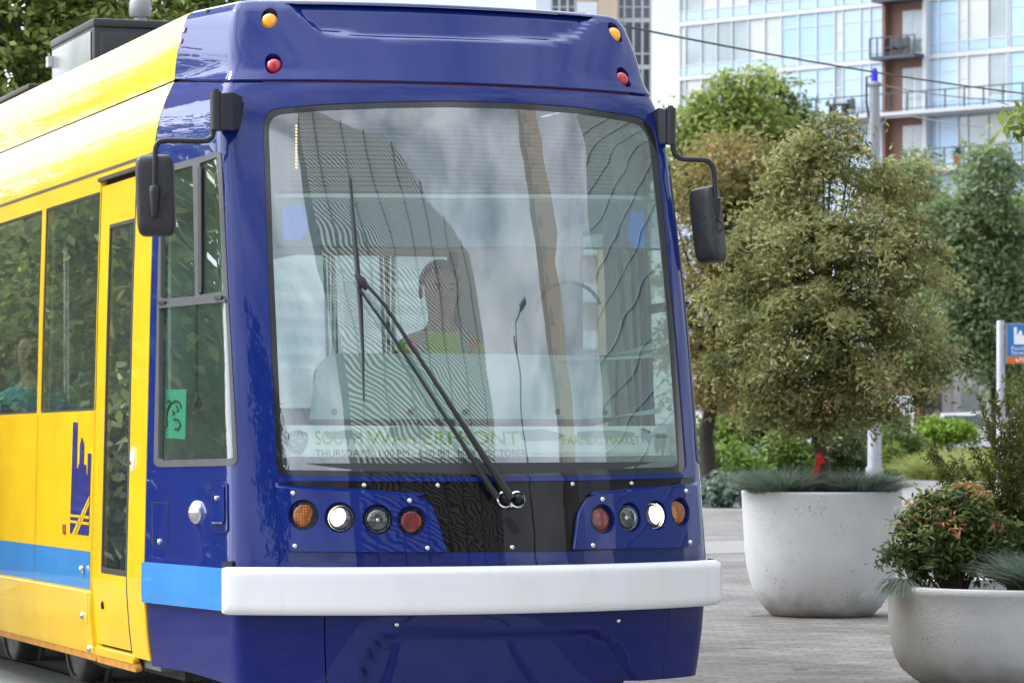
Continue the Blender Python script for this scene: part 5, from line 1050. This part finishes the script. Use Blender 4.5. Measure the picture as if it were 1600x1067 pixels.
tips = [(1452, 705), (1470, 742), (1448, 690), (1490, 790), (1500, 720), (1520, 690), (1530, 620), (1545, 655), (1556, 625), (1572, 600), (1594, 590), (1622, 596), (1640, 600), (1655, 660), (1650, 720), (1580, 640), (1540, 740), (1600, 690), (1625, 760), (1510, 770), (1565, 720), (1590, 600), (1550, 790), (1600, 800), (1640, 820), (1470, 770), (1580, 780), (1560, 830), (1610, 840), (1570, 690), (1600, 640), (1530, 800)]
for a, b in tips:
    e = at(a, b, 18.65+rng.normal(0, .12))-Vector(bJ); s = Vector((e.x*.12, e.y*.1, .02)); m_ = s.lerp(e, .5)+Vector((e.x*-.12, 0, .06)); pts = [s, s.lerp(m_, .5), m_, m_.lerp(e, .5), e]; mb.tube(pts, [.010, .008, .006, .004, .002], 5)
    for j in range(90):
        t = .15+.85*rng.random(); i = min(3, int(t*4)); p = pts[i].lerp(pts[i+1], t*4-i); dd = (pts[i+1]-pts[i]).normalized()
        tw = (dd*.7+Vector(rng.normal(0, .55, 3))).normalized(); ln = rng.uniform(.04, .11)*(1.25-t*.55)
        for q_ in np.linspace(.1, 1, 9): LP.append(np.array(p+tw*ln*q_)); LN.append(rng.normal(0, 1, 3)); LD.append(np.array(tw))
LP = np.array(LP); LD = np.array(LD); dirs = unit(LD+rng.normal(0, .5, LP.shape)); sde = unit(np.cross(dirs, rng.normal(0, 1, LP.shape))); l = .026; w = .011
fast('foliage', np.stack([LP, LP+dirs*l*.5+sde*w*.5, LP+dirs*l, LP+dirs*l*.5-sde*w*.5], 1).reshape(-1, 3), 4, 'juniper_leaf', root, np.clip(rng.normal(.5, .2, len(LP)), 0, 1)); mb.build('branches', 'bark', root)
# leaves lying on the paving
for px, py, lb in ((1157, 1013, 'fallen green leaf pair lying on the brick paving, left one'), (1241, 1046, 'fallen green leaf on the brick paving near the frame bottom'), (1380, 990, 'small yellow green leaf beside the low planter'), (1172, 962, 'tiny weed sprig in the paving left of the tall planter')):
    x, y = gp(px, py); V = []; Fs = []
    for j in range(3):
        a = rng.uniform(0, 6.28); d = Vector((math.cos(a), math.sin(a), 0)); s = Vector((-d.y, d.x, 0)); k = len(V); o_ = Vector((x+.03*j, y+.04*j, .012)); V += [o_-d*.05, o_+s*.02+Vector((0, 0, .012)), o_+d*.06+Vector((0, 0, .022)), o_-s*.02+Vector((0, 0, .010))]; Fs.append((k, k+1, k+2, k+3))
    tag(mesh('fallen_leaf', V, Fs, 'leaf_green'), lb, 'leaf')
# ------------------------------------------------------------------ street furniture
Yp = 84.; b = gnd(1366.5, Yp); s = Yp/F
e = empty('catenary_pole', b); tag(e, 'tall pale grey catenary pole with a bright blue cap rising through the maple', 'pole')
H = at(0, 128, Yp).z
MB().lathe([(.215, 0), (.215, .25), (.17, .3), (.135, H*.9), (.125, H)], n=20, cap0=True, cap1=True).build('shaft', 'pole_grey', e)
MB().lathe([(.085, H), (.085, H+.22), (.06, H+.32), (.0005, H+.34)], n=16).build('cap', 'cap_blue', e)
MB().lathe([(.16, H-.12), (.17, H-.10), (.17, H-.03), (.16, H-.01)], n=20).build('collar', 'pole_grey', e)
MB().tube([(-.14, 0, H-.9), (-.2, 0, H-.5), (-.2, 0, H+.12), (-.02, 0, H+.14)], .03, 8).build('bracket', 'rail_metal', e)
MB().tube([(.1, 0, H-1.2), (.3, 0, H-.9), (.9, 0, H-.85), (1.6, -.2, H-1.0), (2.6, -.4, H-1.15)], .014, 8).build('support_arm', 'pole_grey', e)
def wire(label, a, b_, sag, r):
    a = Vector(a); b_ = Vector(b_); pts = [a.lerp(b_, t)-Vector((0, 0, sag*4*t*(1-t))) for t in np.linspace(0, 1, 16)]; o = MB().tube(pts, r, 6).build('overhead_wire', 'wire', None); return tag(o, label, 'wire')
wire('black overhead wire crossing in front of the blue building', at(900, 26, 42), at(1760, 164, 62), .12, .014)
wire('thin span wire running right from the blue capped pole', at(1372, 132, 84), at(1640, 160, 70), .1, .014)
b = gnd(219, 25.5); e = empty('catenary_mast', b); tag(e, 'pale grey mast rising behind the roof box of the streetcar', 'pole'); MB().lathe([(.05, 0), (.045, 7.2)], n=16, cap1=True).build('shaft', 'pole_grey', e); MB().lathe([(.07, 4.45), (.082, 4.47), (.082, 4.56), (.07, 4.58)], n=16).build('collar', 'pole_grey', e)
# stop sign on its own pole
Ys = 41.; b = gnd(1563.5, Ys); s = Ys/F; e = empty('stop_sign', b); tag(e, 'blue and orange streetcar stop sign on a grey round pole', 'sign')
H = at(0, 501, Ys).z; MB().lathe([(.05, 0), (.05, H-.01), (.042, H)], n=20, cap0=True, cap1=True).build('pole', 'sign_pole', e)
def sp(px, py, dy=0.): p = at(px, py, Ys); return np.array([p.x-b[0], dy, p.z])
def spl(name, x0, y0, x1, y1, dy, th, m, par): a, c = sp(x0, y0), sp(x1, y1); return MB().boxr((a[0], dy-th, c[2]), (c[0], dy, a[2])).build(name, m, par)
bd = spl('board', 1571, 505, 1690, 568, 0, .02, 'sign_pole', e); spl('blue_panel', 1573.5, 507, 1688, 556, -.0205, .004, 'sign_blue', bd); spl('orange_panel', 1573.5, 557.5, 1688, 567.5, -.0205, .004, 'sign_orange', bd)
lgp = [(1583.5, 511), (1588.5, 511), (1588.5, 524), (1591.5, 519), (1594, 515), (1596.5, 519), (1597, 526), (1600, 522), (1604, 522), (1604, 516), (1608, 516), (1608, 538), (1584, 538)]
V = [sp(a, c, -.0265) for a, c in lgp]; mesh('skyline_emblem', V, [tuple(range(len(V)))], 'sign_white', bd)
def sgt(txt, x0, x1, yb, h, m):
    Vt, Ft = text_mesh(txt); lo = Vt.min(0); hi = Vt.max(0); a, c = sp(x0, yb), sp(x1, yb); hh = h*s
    X = [[a[0]+(c[0]-a[0])*(v[0]-lo[0])/(hi[0]-lo[0]), -.0265, a[2]+v[1]/.69*hh] for v in Vt]; mesh('lettering', X, Ft, m, bd)
sgt('Portland', 1580, 1614, 547, 6, 'sign_white'); sgt('Streetcar', 1580, 1620, 554, 6, 'sign_white'); sgt('PSU', 1592, 1606, 565.5, 6.5, 'sign_white')
ic = [sp(a, c, -.0265) for a, c in ((1586.5, 560), (1588.5, 560), (1588.5, 562), (1590, 563), (1590, 566), (1588.5, 566), (1588, 563.5), (1586.5, 563.5))]; mesh('arrow_mark', ic, [tuple(range(8))], 'sign_white', bd)
# ------------------------------------------------------------------ parked car, pedestrian, low buildings far back
Yc = 116.; cx, cy, _ = gnd(1500, Yc); e = empty('parked_car', (cx, cy, 0), (0, 0, .12)); e.scale = (1, 1, 1.17); tag(e, 'white sedan parked beyond the bright hedge', 'car')
prof = [(-2.2, .45), (-2.2, .78), (-1.9, .95), (-1.35, 1.0), (-.75, 1.42), (.55, 1.45), (1.35, 1.02), (2.0, .92), (2.25, .75), (2.25, .45)]
V = [(x, sy*(.86 if z < 1.1 else .66), z) for sy in (-1, 1) for x, z in prof]; n = len(prof)
bm_ = MB().add(V, [tuple(range(n)), tuple(range(2*n-1, n-1, -1))]+[(i, (i+1) % n, n+(i+1) % n, n+i)[::-1] for i in range(n)]); bo = bm_.build('body', 'car_white', e)
for sy in (-1, 1): mesh('side_glass', [(x, sy*(.875 if z < 1.1 else .69), z) for x, z in ((-1.1, 1.04), (-.68, 1.36), (.5, 1.38), (1.1, 1.04))], [(0, 1, 2, 3)], 'car_glass', e)
mesh('rear_glass', [(1.31, -.78, 1.06), (1.31, .78, 1.06), (.62, .60, 1.42), (.62, -.60, 1.42)], [(0, 1, 2, 3)], 'car_glass', e); mesh('front_glass', [(-1.31, -.78, 1.05), (-1.31, .78, 1.05), (-.80, .60, 1.40), (-.80, -.60, 1.40)], [(0, 1, 2, 3)], 'car_glass', e)
for x in (-1.35, 1.35):
    for sy in (-1, 1): MB().lathe([(.0004, .1), (.2, .1), (.32, .08), (.33, -.08), (.2, -.1)], (x, sy*.80, .33), 20, Matrix.Rotation(math.pi/2*-sy, 3, 'X')).build('wheel', 'tyre', e)
for sy in (-1, 1): MB().box((2.2, sy*.62, .74), (.08, .3, .12), bev=.02).build('headlight', 'clear_lens', e)
px_, py_, _ = gnd(1465, 104.); person('distant pedestrian in a white shirt by the red brick wall', (px_, py_, 0), .5, 'stand', 'shirt_white')
def block(name, label, cat, x0, x1, Y, ztop, m, dep=8, z0=0.): 
    a = at(x0, HZ, Y).x; c = at(x1, HZ, Y).x; e = empty(name, ((a+c)/2, Y, 0)); tag(e, label, cat); w = (c-a)/2
    MB().boxr((-w, 0, z0), (w, dep, ztop)).build('walls', m, e); MB().boxr((-w-.15, -.15, ztop), (w+.15, dep+.15, ztop+.25)).build('parapet', 'slab_grey', e); return e, w
e, w = block('brick_building', 'low red brick building seen below the maple crown', 'building', 1300, 1470, 150., 4.6, 'red_brick')
for i in range(4): MB().boxr((-w+.5+i*1.2, -.05, .9), (-w+1.2+i*1.2, .02, 2.6)).build('window', 'car_glass', e)
e, w = block('pale_building', 'low pale grey building behind the white car', 'building', 1472, 1720, 155., 4.4, 'pale_wall')
for i in range(5): f_ = MB().boxr((-w+.5+i*1.45, -.06, .2), (-w+.7+i*1.45, .02, 4.2)).build('pilaster', 'slab_grey', e)
for i in range(4): MB().boxr((-w+.9+i*1.45, -.04, 1.9 if i else 1.9), (-w+1.7+i*1.45, .02, 2.9)).build('window', 'car_glass' if i % 2 else 'facade_glass', e)
rl = MB(); a, c = at(1390, 632, 128).x, at(1426, 632, 128).x
for i in range(9): rl.boxr((a+(c-a)*i/8-.02, 128, 1.4), (a+(c-a)*i/8+.02, 128.05, 2.3))
rl.boxr((a, 128, 2.25), (c, 128.06, 2.33)).boxr((a, 128, 1.36), (c, 128.06, 1.42)); 
for q in (a, c): rl.boxr((q-.05, 127.98, 0), (q+.05, 128.08, 2.4))
tag(rl.build('railing', 'sign_white', None), 'white railing glimpsed under the right side of the maple', 'railing')
# ------------------------------------------------------------------ blue glass apartment building
A0 = np.array([at(1062, HZ, 208).x, 208.]); A1 = np.array([at(1720, HZ, 187.5).x, 187.5]); LA = np.linalg.norm(A1-A0); ang = math.atan2(A1[1]-A0[1], A1[0]-A0[0])
apt = empty('apartment_tower', (A0[0], A0[1], 0), (0, 0, ang)); tag(apt, 'pale blue glass apartment building with balconies filling the upper right', 'building')
def ax(px):    # distance along the facade seen at image column px, at eye height
    k = (px-800)/F; d = (A1-A0)/LA; return (k*A0[1]-A0[0])/(d[0]-k*d[1])
FH = 3.3; ZT = 25.47
floors = [ZT+FH*i for i in range(2, -8, -1)]
MB().boxr((-.0, .12, 0), (LA, 16, ZT+FH*3)).build('walls', 'facade_white', apt)
cols = [1062, 1071, 1096, 1120, 1144, 1169.5, 1195, 1221, 1248, 1276, 1304, 1317, 1345, 1360, 1384, 1390, 1450, 1467, 1497, 1512, 1544, 1574, 1578, 1604, 1632, 1660, 1690, 1716]
cx_ = [ax(q) for q in cols]
wins_ = {0, 1, 2, 3, 4, 5, 6, 10, 11, 18, 19, 20, 23, 24, 25}
sk = set(range(14, 16))
rr_ = random.Random(5); mul = MB(); nwin = 0
def fpan(x0, x1, z0, z1): MB().boxr((x0, .03, z0), (x1, .13, z1)).build('facade_panel', 'facade_blue' if rr_.random() < .6 else 'facade_blue_deep', apt)
groups = [(7, 10), (11, 14), (16, 18), (21, 23), (26, 27)]
for fi, zf in enumerate(floors):
    seen = zf-FH > 6
    if seen:
        fpan(cx_[0]+.03, cx_[14]-.03, zf-FH+.18, zf-FH+.72); fpan(cx_[16]+.03, LA-.03, zf-FH+.18, zf-FH+.72)
        for g0, g1 in groups: fpan(cx_[g0]+.03, cx_[g1]-.03, zf-FH+.78, zf-.2)
    for i in range(len(cx_)-1):
        x0, x1 = cx_[i], cx_[i+1]
        if i in wins_ and nwin < 99 and seen and fi > 0:
            wn_ = MB().boxr((x0+.03, .05, zf-FH+.8), (x1-.03, .13, zf-.2)).build('window', 'facade_blind' if rr_.random() < .5 else 'facade_glass', apt); nwin += 1
            if i in (10, 18): MB().boxr((x0+.03, .02, zf-FH+1.9), (x1-.03, .06, zf-FH+1.97)).build('transom', 'facade_white', wn_)
    mul.boxr((0, -.05, zf-.14), (cx_[14], .14, zf+.14)); mul.boxr((cx_[16], -.05, zf-.14), (LA, .14, zf+.14)); mul.boxr((0, .0, zf-FH+.72), (cx_[14], .135, zf-FH+.79)); mul.boxr((cx_[16], .0, zf-FH+.72), (LA, .135, zf-FH+.79))
    for g0, g1 in groups: mul.boxr((cx_[g0], .0, zf-FH+2.38), (cx_[g1], .135, zf-FH+2.44))
for i, x in enumerate(cx_):
    if i != 15: mul.boxr((x-.04, -.03, 0), (x+.04, .14, ZT+FH*3))
mul.build('mullions', 'facade_white', apt)
bx0, bx1 = cx_[14]+.06, cx_[16]-.06
MB().boxr((bx0, .02, 0), (bx1, .11, ZT+FH*3)).build('brick_strip', 'facade_brown', apt)
MB().boxr((bx0, -.45, 0), (bx0+.22, .02, ZT+FH*3)).build('side_fin', 'facade_brown', apt); MB().boxr((bx1-.02, -.45, 0), (bx1+.25, .02, ZT+FH*3)).build('side_fin', 'facade_white', apt)
for fi, zf in enumerate(floors[1:8]):
    d_ = MB().boxr((bx0+1.15, -.01, zf-FH+.15), (bx1-.1, .03, zf-.55)).build('balcony_door', 'facade_white', apt); MB().boxr((bx0+1.28, -.02, zf-FH+.3), (bx0+1.28+(bx1-bx0-1.5)*.45, -.008, zf-.7)).build('pane', 'facade_glass', d_); MB().boxr((bx1-.22-(bx1-bx0-1.5)*.42, -.02, zf-FH+.3), (bx1-.22, -.008, zf-.7)).build('pane', 'facade_glass', d_)
def balcony(x0, x1, zf, dep, nb, slab='slab_grey', h=1.08):
    sl = MB().boxr((x0, -dep, zf-.14), (x1, -.06, zf+.06)).build('balcony', slab, apt); r = MB(); r.boxr((x0, -dep, zf+h), (x1, -dep+.07, zf+h+.07)); r.boxr((x0, -dep, zf+.16), (x1, -dep+.05, zf+.21))
    for i in range(nb+1): xx = x0+(x1-x0)*i/nb; r.boxr((xx-.035, -dep, zf+.06), (xx+.035, -dep+.07, zf+h))
    r.build('railing', 'rail_metal', sl); m2 = MB(); m2.boxr((x0, -dep+.02, zf+.2), (x1, -dep+.03, zf+h)); return sl
balcony(ax(1381), ax(1451), floors[3]+.05, 1.4, 6, 'rail_metal'); balcony(ax(1385), ax(1451), floors[2]+.05, 1.4, 6, 'rail_metal')
balcony(ax(1276), LA, floors[4]+.05, 1.8, 15); balcony(ax(1445), LA, floors[5]+.05, 1.8, 9); balcony(ax(1455), LA, floors[6]+.05, 1.8, 9)
def onf(px, zf, dep): p = np.array([ax(px), -dep]); c, s_ = math.cos(ang), math.sin(ang); return (A0[0]+p[0]*c-p[1]*s_, A0[1]+p[0]*s_+p[1]*c, zf+.12)
for px, lb in ((1518, 'terracotta pot with a small plant on the lower balcony, left one'), (1563, 'terracotta pot with a small plant on the lower balcony, right one')):
    e = empty('flower_pot', onf(px, floors[5]+.05, 1.4)); tag(e, lb, 'flower pot', 'pots on the lower balcony'); MB().lathe([(.16, 0), (.24, .42), (.27, .42), (.27, .5), (.22, .5)], n=16, cap0=True).build('pot', 'terracotta', e); P = rng.normal(0, .14, (160, 3))*[1, 1, 1.3]+[0, 0, .75]; fast('plant', leaves(P, rng.normal(0, 1, (160, 3)), .16, .07, .4), 4, 'dark_leaf', e, rng.random(160))
def chair(px, zf, dep, lb):
    e = empty('patio_chair', onf(px, zf, dep), (0, 0, ang)); tag(e, lb, 'chair'); MB().boxr((-.3, -.3, .36), (.3, .3, .46)).build('seat', 'terrace_furniture', e); MB().boxr((-.3, .24, .46), (.3, .3, 1.0)).build('backrest', 'terrace_furniture', e)
    for x in (-.26, .26):
        for y in (-.26, .26): MB().boxr((x-.03, y-.03, 0), (x+.03, y+.03, .36)).build('leg', 'terrace_furniture', e)
chair(1406, floors[3]+.05, .8, 'dark patio chair on the small balcony, by its left rail'); chair(1424, floors[3]+.05, .8, 'dark patio chair on the small balcony, right of the other'); chair(1340, floors[4]+.05, .9, 'dark patio seat on the long upper terrace left of the grey pole')
tb = MB().boxr((-.6, -.35, .62), (.6, .35, .7)); tb.boxr((-.5, -.3, 0), (-.42, .3, .62)); tb.boxr((.42, -.3, 0), (.5, .3, .62)); tb = tb.build('patio_table', 'terrace_furniture', None); tb.location = onf(1330, floors[4]+.05, 1.2); tb.rotation_euler = (0, 0, ang); tag(tb, 'low dark patio table on the long upper terrace', 'table')
# ------------------------------------------------------------------ dark glass tower behind the streetcar roof
Yt = 230.; t0 = at(836, HZ, Yt).x; e = empty('glass_tower', (t0, Yt, 0)); tag(e, 'dark glass tower with white mullions and a tan pier above the streetcar roof', 'building')
tx = lambda px: at(px, HZ, Yt).x-t0
HT = 46.
MB().boxr((tx(862), .6, 0), (tx(1018), 20, HT)).build('walls', 'tower_glass', e); MB().boxr((tx(836), .2, 0), (tx(861), 18, HT)).build('side_wing', 'tower_pale', e); MB().boxr((tx(901), .1, 0), (tx(933), .7, HT)).build('recess', 'tower_tan', e); MB().boxr((tx(934), -.8, 0), (tx(964), .7, HT)).build('pier', 'tower_tan', e)
mm_ = MB()
for px in (862, 874, 887, 899, 966, 976, 990, 1004, 1017): mm_.boxr((tx(px)-.07, .35, 0), (tx(px)+.07, .7, HT))
for i in range(15):
    for a, c in ((862, 900), (965, 1018)): mm_.boxr((tx(a), .4, 3.15*i-.14), (tx(c), .7, 3.15*i+.14)); mm_.boxr((tx(a), .45, 3.15*i+.85), (tx(c), .7, 3.15*i+.95))
mm_.build('mullions', 'tower_mullion', e); r_ = MB()
for i in range(15): bl_ = MB(); bl_.boxr((tx(901), -.7, 3.15*i-.12), (tx(933), .15, 3.15*i+.1)); bl_.boxr((tx(901), -.72, 3.15*i+.08), (tx(933), -.68, 3.15*i+1.1)); bl_.build('balcony', 'tower_pale', e)

# ------------------------------------------------------------------ the street behind the camera, mirrored in the windshield
e = empty('louvred_tower', (9, -44, 0), (0, 0, -.12)); tag(e, 'tall louvred tower standing behind the camera, mirrored in the windshield', 'building')
HR = 60.; MB().boxr((-9, -24, 0), (46, 0, HR)).build('walls', 'ref_dark', e); lv = MB()
for i in range(int(HR/.5)): lv.boxr((-9.1, -.1, .5*i), (46.1, .2, .5*i+.24))
lv.build('louvres', 'ref_pale', e); sdv = MB()
for i in range(int(HR/.9)): sdv.boxr((-9.2, -24, .9*i), (-9, -.1, .9*i+.3))
sdv.build('louvres', 'ref_green', e); cv = MB()
for x in (-5, 3, 11, 19, 26, 34, 42): cv.boxr((x, .3, 0), (x+.35, .5, HR))
cv.build('posts', 'ref_dark', e)
e = empty('brown_tower', (58, -14, 0), (0, 0, .9)); tag(e, 'brown slab tower behind the camera to the right, mirrored in the windshield', 'building'); MB().boxr((-3, -12, 0), (1.5, 0, 62)).build('walls', 'ref_tan', e); wv = MB()
for i in range(20): wv.boxr((-2.6, 0, 3*i+1.0), (-1.7, .06, 3*i+2.4))
wv.build('windows', 'ref_green', e)
e = empty('green_glass_block', (64, 14, 0), (0, 0, 1.3)); tag(e, 'grey green glazed block off to the right, mirrored at the edge of the windshield', 'building'); MB().boxr((-16, -12, 0), (16, 0, 48)).build('walls', 'ref_green', e); gv = MB()
for i in range(15): gv.boxr((-16, 0, 3.2*i), (16, .2, 3.2*i+.14))
for i in range(5): gv.boxr((-16+7*i, 0, 0), (-15.9+7*i, .25, 48))
gv.build('mullions', 'ref_line', e)
e = empty('street_lamp', (15.6, 1.4, 0), (0, 0, 1.2)); tag(e, 'dark single armed street lamp behind the camera, mirrored in the windshield', 'street lamp'); MB().lathe([(.16, 0), (.12, 1), (.08, 12.5)], n=12, cap1=True).build('shaft', 'black_metal', e)
MB().tube([(0, 0, 12), (.4, 0, 12.8), (1.4, 0, 13.1)], .05, 8).build('arm', 'black_metal', e); MB().boxr((1.2, -.15, 13.0), (2.0, .15, 13.15), bev=.04).build('lamp_head', 'black_metal', e)
tree('street_tree', 'dark street tree behind the camera on its left, mirrored at the windshield corner', 'tree', (-6.5, 1.5, 0), [(-6.5, 1.5, 0), (-6.5, 1.5, 2.5), (-6.4, 1.5, 5.)], [(-6.5, 1.5, 6.2, 1.3, 1.3, 1.6), (-6.2, 1.9, 4.6, 1.2, 1.2, 1.2), (-6.9, 1.2, 7.6, .8, .8, 1.)], 160, 22, .45, .22, .13, 'dark_leaf', 'bark_dark', limbs=10, r0=.14)

e, w = block('brick_building', 'long brown brick building added out of view far left behind the street trees', 'building', -3400, -760, 105., 9., 'red_brick')  # unseen building added to keep low sky out of the yellow side's reflections
for i in range(14):
    for z_ in (1.2, 4.6): f_ = MB().boxr((-w+1.5+i*3.6, -.06, z_), (-w+3.3+i*3.6, .02, z_+2.2)).build('window', 'car_glass', e)

e = empty('added_left_tower', (-62, 96, 0), (0, 0, .55)); e.name = 'added_grey_tower'; tag(e, 'tall grey apartment tower added out of view far left, mirrored in the yellow roof', 'building')  # unseen tower added to darken what the roof bands reflect
MB().boxr((-13, 0, 0), (11, 16, 66)).build('walls', 'pale_wall', e); MB().boxr((-20, 3, 0), (-13.01, 16, 48)).build('wing', 'ref_tan', e); MB().boxr((-8, 3, 66), (4, 12, 72)).build('penthouse', 'slab_grey', e); tb_ = MB()
for i in range(20): tb_.boxr((-12.6, -.1, 3.2*i+1), (10.6, .05, 3.2*i+2.7))
tb_.build('window_bands', 'car_glass', e)
